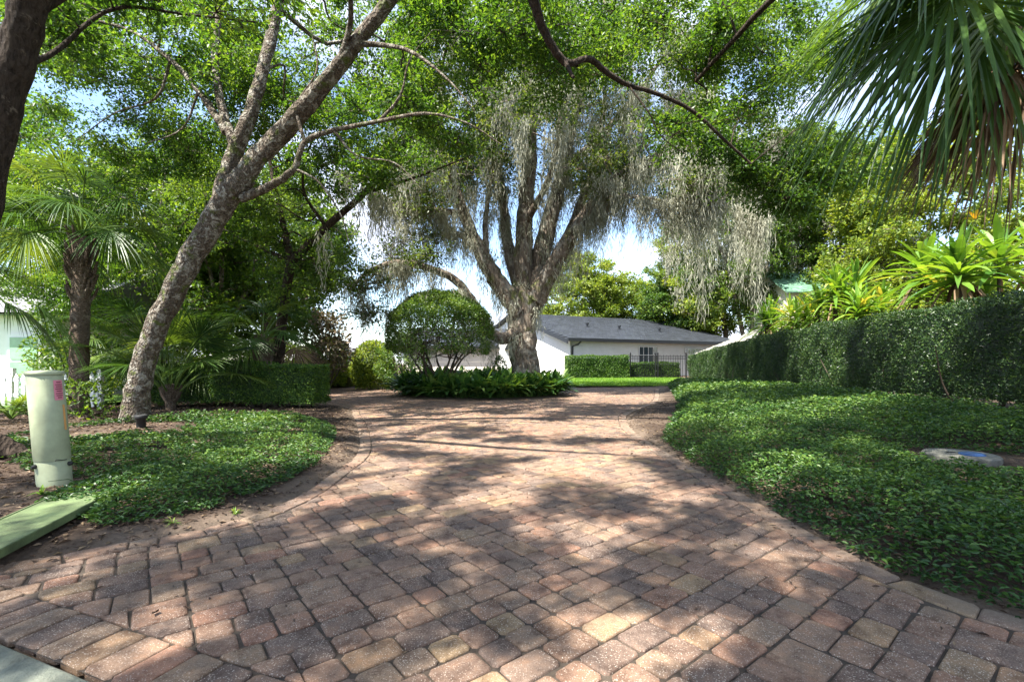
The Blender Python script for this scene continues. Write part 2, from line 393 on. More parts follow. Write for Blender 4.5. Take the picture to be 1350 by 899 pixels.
def axis(dense, lo, hi, step, far):
    a = list(np.arange(lo, hi, step)); 
    s = step; x = hi
    while x < far: a.append(x); s *= 1.13; x += s
    s = step; x = lo-step
    while x > -far: a.insert(0, x); s *= 1.13; x -= s
    return np.array(a)
gx = axis(0, -5.2, 5.4, .055, 320); gy = axis(0, 1.2, 9.5, .06, 320)
XX, YY = np.meshgrid(gx, gy, indexing='ij')
DD = sdist(XX, YY).reshape(XX.shape)
ZZ = gz(XX, YY, DD)
ni, nj = XX.shape
i, j = np.meshgrid(np.arange(ni-1), np.arange(nj-1), indexing='ij')
mb = MB(); mb.add(np.stack([XX, YY, ZZ], -1), np.stack([i*nj+j, (i+1)*nj+j, (i+1)*nj+j+1, i*nj+j+1], -1).reshape(-1, 4))
sand = (smooth(.26, .0, DD+lump(XX, YY, 4)*.14)*.7).ravel()
tag(mb.build('ground', M['soil'], sm=True, extra={'sand': sand}), 'brown soil and mulch between the plants', kind='structure')

# street and gutter behind the near border
mb = MB()
def gpt(t, g, z): return [GP[0]+GD[0]*t+GN[0]*g, GP[1]+GD[1]*t+GN[1]*g, z]
tt = np.linspace(-9, 12, 60); prof = [(-.012, -.02), (-.03, -.004), (-.10, -.012), (-.30, -.055), (-.46, -.045), (-.47, -.08)]
V = np.array([gpt(t, g, z) for t in tt for g, z in prof]); k = len(prof)
i, j = np.meshgrid(np.arange(len(tt)-1), np.arange(k-1), indexing='ij')
mb.add(V, np.stack([i*k+j, i*k+j+1, (i+1)*k+j+1, (i+1)*k+j], -1).reshape(-1, 4))
tag(mb.build('gutter', M['concrete'], sm=True), 'mossy concrete gutter along the near paver border', kind='structure')
mb = MB(); mb.add([gpt(-40, -.47, -.05), gpt(40, -.47, -.05), gpt(40, -8, -.03), gpt(-40, -8, -.03)], [[0, 1, 2, 3]])
tag(mb.build('road', M['asphalt']), 'asphalt street past the gutter', kind='structure')

# ------------------------------------------------------------------ the pavers
def chamfer_poly(p, c):
    n = len(p); out = []
    for i in range(n):
        a, b, d = p[i-1], p[i], p[(i+1) % n]
        u = a-b; w = d-b; lu = np.hypot(*u); lw = np.hypot(*w)
        if lu < 1e-6 or lw < 1e-6: continue
        out.append(b+u/lu*min(c, lu*.35)); out.append(b+w/lw*min(c, lw*.35))
    return np.array(out)
polys = []
UA = np.array([.788, .616]); UB = np.array([-.616, .788])
BW = .155
cand = []
U = .070                                                           # random ashlar: 6 x 6 module blocks split into mixed stones
def tiling(k=6):
    while True:
        g = np.zeros((k, k), bool); out = []; bad = False
        while not g.all():
            i, j = np.argwhere(~g)[0]
            op = random.sample([(3, 2), (2, 3), (3, 2), (2, 3), (2, 2), (2, 2), (3, 3)], 7); random.shuffle(op)
            for w, h in op:
                if i+w <= k and j+h <= k and not g[i:i+w, j:j+h].any():
                    g[i:i+w, j:j+h] = True; out.append((i, j, w, h)); break
            else: bad = True; break
        if not bad: return out
TIL = [tiling() for _ in range(60)]
b = -8.0
while b < 30:
    a = -16.5+random.choice([0, 2, 3, 4])*U
    while a < 22:
        cx, cy = UA*(a+.2)+UB*(b+.2)
        if -15.6 < cx < 7.4 and -1.2 < cy < 21.4:
            for i, j, w, h in random.choice(TIL): cand.append((a+i*U, w*U, b+j*U, h*U))
        a += 6*U
    b += 6*U
cand = np.array(cand)
CC = UA[None]*(cand[:, 0]+cand[:, 1]/2)[:, None]+UB[None]*(cand[:, 2]+cand[:, 3]/2)[:, None]
cd = np.maximum(sdist(CC[:, 0], CC[:, 1]), isl(CC[:, 0], CC[:, 1])-.25)
cg = gut(CC[:, 0], CC[:, 1])
keep = (cd < .05) & (cg > .1)
cand = cand[keep]; CC = CC[keep]; cd = cd[keep]; cg = cg[keep]
ee = 1e-3
gxn = (sdist(CC[:, 0]+ee, CC[:, 1])-sdist(CC[:, 0]-ee, CC[:, 1]))/(2*ee); gyn = (sdist(CC[:, 0], CC[:, 1]+ee)-sdist(CC[:, 0], CC[:, 1]-ee))/(2*ee)
def clip(p, n, c):                                                 # keep n.p < c
    out = []
    for i in range(len(p)):
        a, b = p[i], p[(i+1) % len(p)]; da, db = n.dot(a)-c, n.dot(b)-c
        if da < 0: out.append(a)
        if (da < 0) != (db < 0): out.append(a+(b-a)*da/(da-db))
    return np.array(out)
def area(p): return .5*abs(np.dot(p[:, 0], np.roll(p[:, 1], -1))-np.dot(p[:, 1], np.roll(p[:, 0], -1)))
for q, (a, l, b, h) in enumerate(cand):
    j = .0040
    p = np.array([UA*x+UB*y for x, y in ((a+j, b+j), (a+l-j, b+j), (a+l-j, b+h-j), (a+j, b+h-j))])+R.normal(0, .0030, (4, 2))
    if cd[q] > -.5 and np.hypot(gxn[q], gyn[q]) > .5:
        n = np.array([gxn[q], gyn[q]]); p = clip(p, n, n.dot(CC[q])-cd[q]-BW-.004)
    if len(p) > 2 and cg[q] < .5:
        p = clip(p, -GN, -GN.dot(GP)-.234)
    if len(p) > 2 and area(p) > .0022: polys.append(p)
def border(pl, width, lens, side, lim=60):
    seg = np.r_[0, np.cumsum(np.hypot(*np.diff(pl, axis=0).T))]
    ip = lambda s: np.array([np.interp(s, seg, pl[:, 0]), np.interp(s, seg, pl[:, 1])])
    s = 0
    while s < seg[-1]-.1 and s < lim:
        l = random.choice(lens); p0, p1 = ip(s+.004), ip(min(s+l-.004, seg[-1]))
        t0 = nrm(ip(min(s+.06, seg[-1]))-ip(max(s-.06, 0))); t1 = nrm(ip(min(s+l+.06, seg[-1]))-ip(max(s+l-.06, 0)))
        n0 = np.array([t0[1], -t0[0]])*side; n1 = np.array([t1[1], -t1[0]])*side
        w = width
        P = np.array([p0+n0*.002, p1+n1*.002, p1+n1*(w-.004), p0+n0*(w-.004)])+R.normal(0, .003, (4, 2))
        if gut(*P.mean(0)) > .24 or lens[0] < .16: polys.append(P)
        s += l
border(LEFT[3:], BW, [.225, .225, .15, .30], 1, 16)
border(RIGHT[::-1][2:], BW, [.225, .225, .15, .30], -1, 24)
border(np.linspace(ga, gb, 60)[6:], .23, [.15, .15, .152, .155], -1)
mb = MB(); edges = []
for p in polys:
    c = p.mean(0)
    if (p[1][0]-p[0][0])*(p[2][1]-p[1][1])-(p[1][1]-p[0][1])*(p[2][0]-p[1][0]) < 0: p = p[::-1]
    near = c[1] < 9
    o = chamfer_poly(p, .015 if near else .010); n = len(o)
    rr = np.linalg.norm(o-c, axis=1).mean()
    z0 = R.normal(0, .0016); tl = R.normal(0, .008, 2)
    zt = lambda q, dz: np.c_[q, z0+(q-c).dot(tl)+dz]
    tone = R.random()
    if near:
        in1 = c+(o-c)*(1-.0045/rr); in2 = c+(o-c)*(1-.012/rr)
        V = np.vstack([zt(o, -.03), zt(o, -.008), zt(in1, -.0025), zt(in2, 0)])
        i, j = np.meshgrid(np.arange(3), np.arange(n), indexing='ij'); j2 = (j+1) % n
        mb.add(V, np.stack([i*n+j, i*n+j2, (i+1)*n+j2, (i+1)*n+j], -1).reshape(-1, 4), tone)
        mb.add(np.zeros((0, 3)), [[0]][:0], tone)
        mb.L.append(np.arange(n)+mb.n-n); mb.C.append(np.array([n])); mb.A.append(np.array([tone])); edges.append(V[:, :2])
    else:
        in2 = c+(o-c)*(1-.010/rr)
        V = np.vstack([zt(o, -.02), zt(in2, 0)]); j = np.arange(n); j2 = (j+1) % n
        mb.add(V, np.stack([j, j2, n+j2, n+j], -1), tone)
        mb.L.append(np.arange(n)+mb.n-n); mb.C.append(np.array([n])); mb.A.append(np.array([tone])); edges.append(V[:, :2])
E_ = np.vstack(edges); ed = -sdist(E_[:, 0], E_[:, 1])
gg = gut(E_[:, 0], E_[:, 1]); near_g = (gg < .6) & (ed < .6) & (E_[:, 0] > -3.2)
ed = np.where(near_g, .6, ed)
tag(mb.build('driveway', M['paver'], extra={'edge': np.clip(ed*.95, 0, 1)}), 'tumbled red brown and grey paver driveway', kind='structure')
mb = MB(); mb.add(np.c_[POLY, np.full(len(POLY), -.0105)], [list(range(len(POLY)))[::-1]])
# the joint sheet is a fan of triangles cut to the outline
import mathutils.geometry as mg
tri = mg.tessellate_polygon([[(p[0], p[1], 0) for p in POLY]])
mb = MB(); mb.add(np.c_[POLY, np.full(len(POLY), -.0105)], [list(t) for t in tri])
tag(mb.build('driveway_bed', M['joint']), 'dark sand in the paver joints', kind='structure')

# ------------------------------------------------------------------ foliage helpers
def rdir(n, up=0.0):
    d = R.normal(0, 1, (n, 3)); d[:, 2] += up
    return nrm(d)
def cluster_leaves(lf, tw, c, rad, n, L, flat=.6, ntw=10, twr=.006, aspect=.5, droop=.0, tone=None):
    """twigs out of one point with leaves along them"""
    D = rdir(ntw); D[:, 2] *= flat; D[:, 2] += .08; 
    LN = rad*R.uniform(.55, 1.1, ntw)
    for d, l in zip(D, LN):
        if tw is not None:
            tw.tube([c, c+d*l*.5+[0, 0, .03*l], c+d*l-[0, 0, droop*l*.6]], [twr, twr*.7, twr*.3], 3, cap=False)
    k = R.integers(0, ntw, n); t = R.uniform(.2, 1.05, n)**.8
    P = c+D[k]*(LN[k]*t)[:, None]+R.normal(0, .085*rad+.02, (n, 3)); P[:, 2] -= droop*LN[k]*t**2
    dd = nrm(D[k]*.6+R.normal(0, .7, (n, 3))+[0, 0, -.25])
    nn = nrm(R.normal(0, .55, (n, 3))+[0, 0, 1.0])
    l = L*R.uniform(.65, 1.25, n)
    base = R.uniform(-.15, .38)
    v = np.clip(base+R.random(n)*.75, 0, 1) if tone is None else np.clip(tone+R.normal(0, .2, n), 0, 1)
    lf.leaves(P, dd, nn, l, l*aspect*R.uniform(.8, 1.2, n), v)
def zone(px, py, rx, ry, z0, z1, n):
    a = R.uniform(0, 2*math.pi, n); r = np.sqrt(R.random(n))
    return [at(px+rx*r[k]*math.cos(a[k]), py+ry*r[k]*math.sin(a[k]), R.uniform(z0, z1)) for k in range(n)]
def blob(c, r, n, shell=.5):
    d = rdir(n); q = R.uniform(shell, 1, n)**.6
    return list(np.asarray(c)+d*np.asarray(r)*q[:, None])
def moss_clump(ms, p, n, length, spread=.12, w=.012):
    O = p+R.normal(0, spread, (n, 3))*[1, 1, .4]
    Ls = length*np.clip(R.gamma(2.2, .26, n), .12, 1.15)
    k = int(np.clip(length*9, 8, 24)); t = (np.arange(k)+.2)/k
    ph = R.uniform(0, 6.3, (n, 1)); am = R.uniform(.02, .10, (n, 1))
    x = O[:, :1]+(p[0]-O[:, :1])*.45*t+np.sin(ph+t*R.uniform(4, 11, (n, 1)))*am*(.3+t)
    y = O[:, 1:2]+(p[1]-O[:, 1:2])*.45*t+np.cos(ph*1.7+t*R.uniform(4, 11, (n, 1)))*am*(.3+t)
    z = O[:, 2:]-Ls[:, None]*t
    m = n*k; P = np.stack([x, y, z], -1).reshape(m, 3)+R.normal(0, .022, (m, 3))
    D = nrm(R.normal(0, .28, (m, 3))+[0, 0, -1]); N = R.normal(0, 1, (m, 3))
    tt = np.tile(t, n); l = np.repeat(Ls, k)/k*R.uniform(1.2, 2.4, m)+.03
    tone = np.clip(R.normal(.5, .18)+np.repeat(R.normal(0, .15, n), k), 0, 1)
    ms.leaves(P, D, N, l, w*2.0*(1.15-.75*tt)*R.uniform(.6, 1.5, m), tone, fold=0)
def tree(name, label, base, limbs, clusters, leaf, bark, L=.075, n=300, rad=.6, flat=.6, sides=10, moss=None, group=None, rough=.10, twr=.006, aspect=.5, ntw=10, droop=.0, branch=True, cat='tree', flare=.35):
    root = thing(name, label, cat, base, group)
    wood = MB(); lf = MB()
    nodes = []; lims = []
    for q, (path, r0, r1) in enumerate(limbs):
        P = catmull(path, 6); m = len(P); r = r0+(r1-r0)*np.linspace(0, 1, m)**.8
        if q == 0: r = r*(1+flare*np.exp(-np.arange(m)/2.2))
        P = P+R.normal(0, 1, P.shape)*r[:, None]*.06
        wood.tube(P, r, sides if r0 > .07 else 6, rough=rough*(.55 if q == 0 else 1), seed=q*1.7)
        s = m//3 if q == 0 else 1
        nodes.append(np.c_[P, r][s:]); lims.append(P)
    NB = np.vstack(nodes); ext = []
    for c in clusters:
        c = np.asarray(c)
        if branch:
            d = np.linalg.norm(NB[:, :3]-c, axis=1)+np.maximum(0, NB[:, 2]-c[2])*.5
            k = int(np.argmin(d)); p = NB[k, :3]; ln = np.linalg.norm(c-p)
            if ln > .15:
                r0 = min(NB[k, 3]*.55, .010+.014*ln)
                sd = R.normal(0, .10*ln, 3)
                path = catmull([p, p+(c-p)*.33+sd+[0, 0, .06*ln], p+(c-p)*.68-sd*.6+[0, 0, .05*ln], c], 3)
                wood.tube(path, np.linspace(r0, max(.007, r0*.3), len(path)), 5, cap=False)
                ext.append(np.c_[path[3:], np.linspace(r0, r0*.4, len(path))[3:]])
                if len(ext) % 6 == 0: NB = np.vstack([NB]+ext[-6:])
        rr = rad*R.uniform(.65, 1.25)
        cluster_leaves(lf, wood, c, rr, int(n*R.uniform(.6, 1.3)*(2.4 if c[1] < 3.6 else 1)), L, flat, ntw, twr, aspect, droop)  # clusters overhead and out of view get thicker leaves, to deepen the drive's shade
    wood.build('trunk', bark, root, True)
    lf.build('crown', leaf, root)
    if moss:
        ms = MB()
        for (p, k, ln, sp, w) in moss: moss_clump(ms, np.asarray(p, float), k, ln, sp, w)
        o = ms.build('hanging_moss', M['moss'], root); o['kind'] = 'stuff'
    return root, NB
def P3(*pts): return [at(*p) for p in pts]
def grounded(p):
    p = np.array(p, float); p[2] = gz1(p[0], p[1])-.05; return p

# ------------------------------------------------------------------ leaning oak on the left
b0 = grounded(at(176, 552, 7.8))
lim = [
 ([b0]+P3((184, 505, 7.8), (202, 440, 7.75), (240, 364, 7.6), (282, 288, 7.5), (322, 232, 7.4)), .175, .172),
 (P3((312, 246, 7.4), (342, 206, 7.35), (385, 160, 7.2), (425, 115, 7.1), (470, 58, 6.9), (512, 2, 6.7), (560, -70, 6.4), (620, -150, 6.0), (690, -230, 5.4)), .16, .07),
 (P3((292, 270, 7.5), (304, 215, 7.6), (330, 150, 7.7), (350, 80, 7.8), (366, 10, 8.0), (378, -70, 8.1), (384, -160, 8.2)), .145, .06),
 (P3((312, 200, 7.6), (292, 140, 7.8), (284, 80, 8.0), (288, 10, 8.3), (280, -80, 8.6)), .085, .03),
 (P3((298, 175, 7.7), (262, 120, 7.9), (225, 80, 8.1), (170, 40, 8.3), (90, 20, 8.4)), .07, .02),
 (P3((318, 262, 7.4), (355, 246, 7.3), (388, 222, 7.2), (402, 188, 7.1), (440, 172, 7.0), (500, 160, 6.8), (560, 150, 6.6), (615, 162, 6.4), (660, 190, 6.3)), .07, .007),
 (P3((470, 58, 6.9), (505, 60, 6.7), (545, 70, 6.5), (590, 105, 6.3), (625, 145, 6.2)), .05, .006),
 (P3((402, 188, 7.1), (392, 140, 7.1), (418, 92, 7.2), (410, 40, 7.2)), .035, .008), (P3((500, 160, 6.8), (528, 126, 6.7), (540, 80, 6.6), (570, 40, 6.6)), .025, .006), (P3((440, 172, 7.0), (470, 205, 6.9), (520, 215, 6.8), (556, 250, 6.7)), .025, .005),
 (P3((388, 222, 7.2), (420, 240, 7.1), (450, 285, 7.0), (462, 330, 6.9)), .022, .005), (P3((225, 80, 8.1), (205, 130, 8.2), (150, 150, 8.4), (95, 190, 8.6)), .03, .006), (P3((262, 120, 7.9), (240, 170, 8), (190, 190, 8.2)), .025, .006),
 (P3((440, 98, 7.0), (458, 50, 6.8), (462, 0, 6.5), (440, -70, 6.2)), .06, .03),
 (P3((378, -70, 8.1), (250, -190, 7.0), (80, -330, 5.6)), .08, .03),
]
cl = (zone(170, 50, 170, 70, 7.5, 10.5, 66)+zone(420, 70, 150, 90, 8.6, 11, 52)+zone(120, 200, 130, 80, 8.5, 11.5, 44)+zone(300, 150, 130, 90, 9.0, 11.5, 40)
      +zone(470, 190, 110, 60, 8, 10.5, 24)+zone(580, 50, 80, 90, 7.3, 9.2, 28)+zone(600, 150, 60, 40, 7, 8.5, 8)+zone(60, 300, 80, 60, 11, 13.5, 26)+zone(70, 385, 60, 30, 10.5, 12, 14)
      +[np.array(p) for p in zip(R.uniform(-8, 2.5, 95), R.uniform(-4, 3.5, 95), R.uniform(7.4, 10.5, 95))])  # last batch: crown clusters out of view, added to shade the drive
tree('oak_tree', 'leaning oak with a pale lichen mottled forked trunk beside the left groundcover', b0, lim, cl, M['near_leaf'], M['bark_lichen'], .078, 430, .68, .55, 16, rough=.13)

# dark near trunk at the left border
b1 = grounded(at(-30, 610, 4.7))
lim = [([b1]+P3((-48, 560, 4.7), (-56, 480, 4.65), (-46, 380, 4.6), (-16, 215, 4.6), (10, 110, 4.6), (34, 20, 4.6), (50, -70, 4.5), (80, -200, 4.4)), .19, .13),
       ([b1+[-.05, -.02, .28], b1+[.22, .05, .16], b1+[.46, .08, .02], b1+[.62, .12, -.06]], .13, .06),
       (P3((34, 20, 4.6), (110, -20, 4.9), (200, -40, 5.2), (320, -60, 5.5)), .06, .025),
       (P3((60, -120, 4.5), (-150, -260, 4.2), (-350, -420, 4.0)), .09, .03),
       (P3((70, -160, 4.4), (220, -330, 3.6), (400, -560, 3.0)), .09, .03),
       (P3((16, 90, 4.6), (70, 70, 5.2), (150, 12, 5.8), (250, 20, 6.4), (340, 30, 6.8)), .035, .012)]
cl = zone(180, -20, 200, 45, 5.0, 6.4, 20)+zone(90, 30, 80, 50, 5.8, 7, 10)+[np.array(p) for p in zip(R.uniform(-8, 1, 60), R.uniform(-5, 2, 60), R.uniform(5.6, 8.5, 60))]+[np.array(p) for p in zip(R.uniform(-5.5, .8, 50), R.uniform(-4.6, .6, 50), R.uniform(6.5, 9, 50))]  # both random batches sit out of view, added to dapple the near drive
tree('oak_tree', 'dark rough trunk rising at the left border behind the green pedestal', b1, lim, cl, M['near_leaf'], M['bark_dark'], .076, 360, .58, .5, 14, rough=.10)

# oak behind, its long bare limb reaching right under the leaves
b2 = grounded((-6.6, 13.0, 0))
lim = [([b2]+P3((372, 420, 13), (384, 345, 12.6)), .16, .12), (P3((384, 345, 12.6), (430, 300, 12.2), (480, 255, 11.8), (515, 215, 11.4), (545, 175, 11), (572, 120, 10.6), (590, 60, 10.2)), .11, .03),
       (P3((384, 345, 12.6), (370, 280, 12.8), (355, 210, 13), (345, 120, 13.2)), .10, .03), (P3((480, 255, 11.8), (530, 240, 11.5), (580, 222, 11.2), (620, 205, 11)), .045, .015),
       (P3((430, 300, 12.2), (400, 250, 12), (410, 190, 11.8), (450, 140, 11.4)), .05, .02), (P3((384, 345, 12.6), (330, 320, 13), (270, 290, 13.4)), .07, .02)]
cl = zone(400, 300, 65, 90, 11, 14.5, 40)+zone(350, 200, 110, 80, 11, 15, 40)+zone(470, 150, 90, 80, 10, 13, 30)+zone(400, 375, 50, 40, 12, 15, 16)+zone(280, 280, 80, 60, 12, 15, 20)
tree('oak_tree', 'slim oak with a long thin limb reaching right behind the leaning oak', b2, lim, cl, M['oak_leaf'], M['bark_dark'], .095, 260, .75, .6, 9,
     moss=[(at(px, py, 11.4), 9, R.uniform(.8, 2.2), .10, .018) for px, py in ((487, 250), (492, 255), (520, 215), (545, 180), (430, 305), (470, 262), (575, 225), (600, 215), (555, 170), (510, 230))])

# ------------------------------------------------------------------ live oak with hanging moss on the island
b3 = grounded((.45, 16.5, 0))
trunk_path = [b3]+P3((690, 470, 16.5), (689, 430, 16.5), (692, 390, 16.5))
lim = [
 (trunk_path, .50, .50),
 (P3((684, 412, 16.3), (664, 382, 16.2), (642, 348, 16.1), (624, 315, 16.0), (608, 272, 15.9), (588, 215, 15.7), (566, 140, 15.5), (548, 60, 15.2)), .34, .10),
 (P3((691, 420, 16.5), (690, 340, 16.5), (693, 270, 16.5), (698, 200, 16.4), (696, 120, 16.3), (684, 40, 16.1), (676, -50, 16)), .40, .12),
 (P3((700, 405, 16.5), (712, 340, 16.6), (728, 280, 16.7), (742, 225, 16.8), (756, 160, 16.8), (778, 80, 16.8), (800, 0, 16.7)), .38, .10),
 (P3((704, 398, 16.3), (730, 350, 16.1), (757, 305, 15.9), (782, 270, 15.7), (815, 235, 15.5), (860, 212, 15.2), (920, 192, 14.8), (985, 190, 14.4), (1040, 205, 14)), .33, .07),
 (P3((680, 438, 16.2), (662, 446, 15.9), (646, 436, 15.7), (625, 400, 15.4), (598, 368, 15.2), (560, 352, 15.0), (522, 346, 14.9), (486, 358, 14.8), (462, 382, 14.7)), .22, .05),
 (P3((612, 282, 15.9), (580, 278, 15.7), (545, 274, 15.5), (510, 262, 15.2), (478, 240, 15.0), (450, 225, 14.8)), .13, .03),
 (P3((757, 305, 15.9), (790, 262, 16.4), (835, 236, 16.8), (880, 190, 17.2), (900, 120, 17.5)), .16, .05),
 (P3((782, 270, 15.7), (815, 258, 15.1), (852, 262, 14.7), (885, 266, 14.4), (915, 250, 14.2), (950, 255, 14)), .10, .03),
 (P3((698, 200, 16.4), (660, 150, 15.8), (640, 90, 15.2), (600, 20, 14.6)), .14, .04),
 (P3((742, 225, 16.8), (800, 170, 17.0), (850, 110, 17.2), (900, 40, 17.4)), .14, .04),
 (P3((710, 378, 16.6), (742, 322, 16.9), (768, 262, 17.2), (788, 200, 17.5), (798, 120, 17.8)), .25, .06),
 (P3((684, 384, 16.7), (670, 322, 17), (663, 260, 17.2), (650, 190, 17.4), (634, 110, 17.6)), .24, .06),
 (P3((624, 315, 16.0), (590, 300, 16.4), (560, 250, 16.8), (530, 190, 17)), .12, .03),
 (P3((642, 348, 16.1), (640, 290, 16.5), (650, 220, 17), (660, 140, 17.5)), .12, .04),
 (P3((690, 300, 16.5), (725, 230, 15.2), (740, 150, 14.2), (750, 60, 13.4)), .14, .04)]
cl = (zone(600, 120, 110, 110, 13.5, 18, 60)+zone(700, 60, 150, 90, 13, 19, 70)+zone(830, 110, 110, 110, 13.5, 18.5, 60)+zone(560, 215, 90, 70, 14.5, 17, 26)
      +zone(545, 330, 45, 22, 14.5, 15.8, 12)+zone(488, 385, 22, 34, 14.6, 15, 7)+zone(800, 230, 40, 30, 14.5, 16.2, 8)+zone(950, 190, 80, 60, 13.6, 15.5, 22)+zone(660, 200, 70, 60, 15, 17.5, 14)
      +zone(940, 255, 60, 30, 13.8, 14.6, 8)+zone(700, 190, 170, 75, 16, 19.5, 70)+zone(560, 250, 60, 40, 15, 18, 14)+zone(790, 240, 50, 40, 17, 19, 10)+zone(930, 235, 90, 35, 13.6, 15, 18))
moss = []
allb = []
for path, r0, r1 in lim[1:]:
    P = catmull(path, 5); allb.append(np.c_[P, np.linspace(r0, r1, len(P))])
allb = np.vstack(allb)
for q in range(380):                                                # tufts along the limbs
    p = allb[R.integers(len(allb))]
    if p[2] < 4.2 and R.random() < .6: continue
    moss.append((p[:3]+[0, R.uniform(-1, .4)*p[3], -.3*p[3]], int(R.integers(22, 44)), R.uniform(.5, 1.9), .16, .0125))
for c in cl:                                                        # and in the crown
    if R.random() < .7: moss.append((np.asarray(c)+R.normal(0, .3, 3), int(R.integers(20, 40)), R.uniform(.6, 2.0), .17, .0125))
for px, py, Z, ln, k, sp in ((890, 262, 14.3, 2.3, 26, .12), (905, 258, 14.2, 3.2, 46, .16), (925, 252, 14.1, 3.6, 52, .17), (938, 256, 14, 3.0, 40, .15), (952, 262, 14, 2.2, 26, .12), (975, 270, 13.8, 2.7, 36, .15), (992, 280, 13.7, 2.8, 46, .16), (1003, 290, 13.6, 2.4, 40, .13),
                             (842, 258, 14.8, 2.0, 24, .14), (858, 264, 14.7, 2.2, 24, .13), (872, 262, 14.6, 1.8, 20, .12), (825, 255, 15, 1.9, 22, .15), (810, 250, 15.2, 1.6, 22, .15), (797, 255, 15.4, 1.0, 18, .12), (835, 240, 15, 2.2, 26, .2), (850, 230, 14.9, 2.2, 30, .2),
                             (880, 230, 14.6, 2.6, 34, .2), (915, 215, 14.5, 3.2, 40, .22), (955, 220, 14.2, 2.6, 36, .2), (983, 245, 14, 2.2, 34, .2), (470, 385, 14.7, 1.0, 10, .08), (487, 395, 14.7, 1.5, 14, .08), (480, 410, 14.7, 1.2, 10, .06), (497, 350, 14.8, 1.0, 12, .1), (520, 348, 14.9, .9, 12, .12), (545, 350, 15, 1.1, 12, .12), (575, 356, 15, 1.0, 12, .12), (600, 366, 15.2, 1.1, 12, .12)):
    moss.append((at(px, py, Z), int(k*(1.6 if 885 < px < 945 or px > 970 else .7)), ln*R.uniform(.7, 1.0), sp, .0115))
tree('live_oak', 'massive live oak hung with grey moss in the island bed of broad leaves', b3, lim, cl, M['liveoak_leaf'], M['bark_oak'], .11, 250, .9, .55, 20, moss=moss, rough=.16, twr=.008, ntw=12)

# ------------------------------------------------------------------ overhead oak: trunk out of sight on the right, limb drooping across the top
b4 = grounded((5.9, .8, 0))
lim = [([b4, (5.8, .9, 1.5), (5.7, 1.0, 3.2)], .24, .19), ([(5.7, 1.0, 3.2), (4.9, 1.7, 5.2), (3.3, 3.1, 6.5), (1.5, 4.6, 6.6), (.55, 5.3, 6.2)]+P3((700, -10, 5.7)), .15, .07),
       (P3((700, -10, 5.7), (712, 28, 5.85), (728, 62, 6.0), (748, 84, 6.15), (776, 78, 6.3), (800, 96, 6.45), (828, 112, 6.6), (872, 126, 6.8), (915, 148, 7.0), (950, 180, 7.1), (990, 216, 7.2)), .066, .018),
       (P3((745, 82, 6.1), (752, 96, 6.0), (756, 102, 5.95)), .035, .02),
       (P3((828, 112, 6.6), (856, 150, 6.5), (872, 180, 6.5), (905, 205, 6.5)), .014, .006),
       ([(4.9, 1.7, 5.2), (4.4, 4.2, 6.2), (3.8, 6.4, 6.3), (3.2, 8.2, 6.0)], .10, .03), ([(5.7, 1.0, 3.2), (6.0, 3, 5.0), (6.0, 5.5, 6.2), (5.6, 8.0, 6.4)], .10, .03), ([(5.7, 1.0, 3.2), (5.0, -.8, 5.4), (3.2, -2.6, 7.2), (.8, -3.4, 8)], .12, .04),
       ([(3.3, 3.1, 6.5), (2.2, 5.2, 7.2), (1.2, 7.4, 7.4), (.2, 9, 7.0)], .07, .025)]
cl = (zone(880, 40, 210, 60, 7.4, 10, 56)+zone(1020, 90, 110, 90, 7.4, 10, 46)+zone(720, 70, 100, 60, 7.4, 9.5, 24)+zone(1060, 230, 80, 45, 7.8, 9.2, 30)+zone(650, 20, 90, 50, 7, 9, 18)
      +zone(940, 180, 60, 30, 7.4, 8.2, 9)+[np.array(p) for p in zip(R.uniform(-2, 6.5, 70), R.uniform(-5, 3.2, 70), R.uniform(7.0, 10, 70))]+[np.array(p) for p in zip(R.uniform(-2.5, .8, 18), R.uniform(-3.2, -.2, 18), R.uniform(7.2, 9, 18))])  # both random batches are unseen overhead foliage, added for shade on the pavers
tree('oak_tree', 'overhead oak whose dark crooked limb crosses the top between the live oak and the palm', b4, lim, cl, M['near_leaf'], M['bark_dark'], .076, 420, .66, .55, 10, rough=.10)

# ------------------------------------------------------------------ trees further off
def far_tree(name, label, base, H, crown_c, crown_r, n_cl, leaf, L=.2, n=120, rad=1.1, seed=0, stems=1, bark='bark_far', group=None, moss=None, lean=(0, 0), r0=None, shell=.35, aspect=.55):
    base = grounded(base); c = np.asarray(crown_c, float); r = np.asarray(crown_r, float)
    limbs = []
    r0 = r0 or .05*H**.7
    for s in range(stems):
        off = R.normal(0, .25 if stems > 1 else 0, 3)*[1, 1, 0]
        tip = c+R.normal(0, .35, 3)*r*(1 if stems > 1 else .4)
        limbs.append(([base+off, base+off*1.6+(tip-base)*[.25, .25, .35]+R.normal(0, .15, 3), base+(tip-base)*[.6, .6, .7]+R.normal(0, .3, 3), tip], r0/stems**.4, r0*.25))
    for k in range(5):
        st = base+(c-base)*R.uniform(.55, .9); e = c+rdir(1)[0]*r*.75
        limbs.append(([st, (st+e)/2+[0, 0, .3], e], r0*.4, r0*.1))
    return tree(name, label, base, limbs, blob(c, r, int(n_cl*1.5), shell), leaf, M[bark], L*1.05, int(n*1.6), rad, .6, 8, group=group, twr=.012, moss=moss, aspect=aspect)
far_tree('shade_tree', 'rounded yellow green tree beyond the dark roof, just right of the live oak trunk', (6.5, 52, 0), 11, (7.6, 52, 7.6), (5.0, 4.5, 5.6), 150, M['yellow_leaf'], .26, 150, 1.25)
far_tree('shade_tree', 'yellow green tree above the roof, between the rounded one and the darker green tree', (13, 54, 0), 10, (13, 54, 6.4), (4.8, 4, 4.8), 130, M['yellow_leaf'], .26, 150, 1.25)
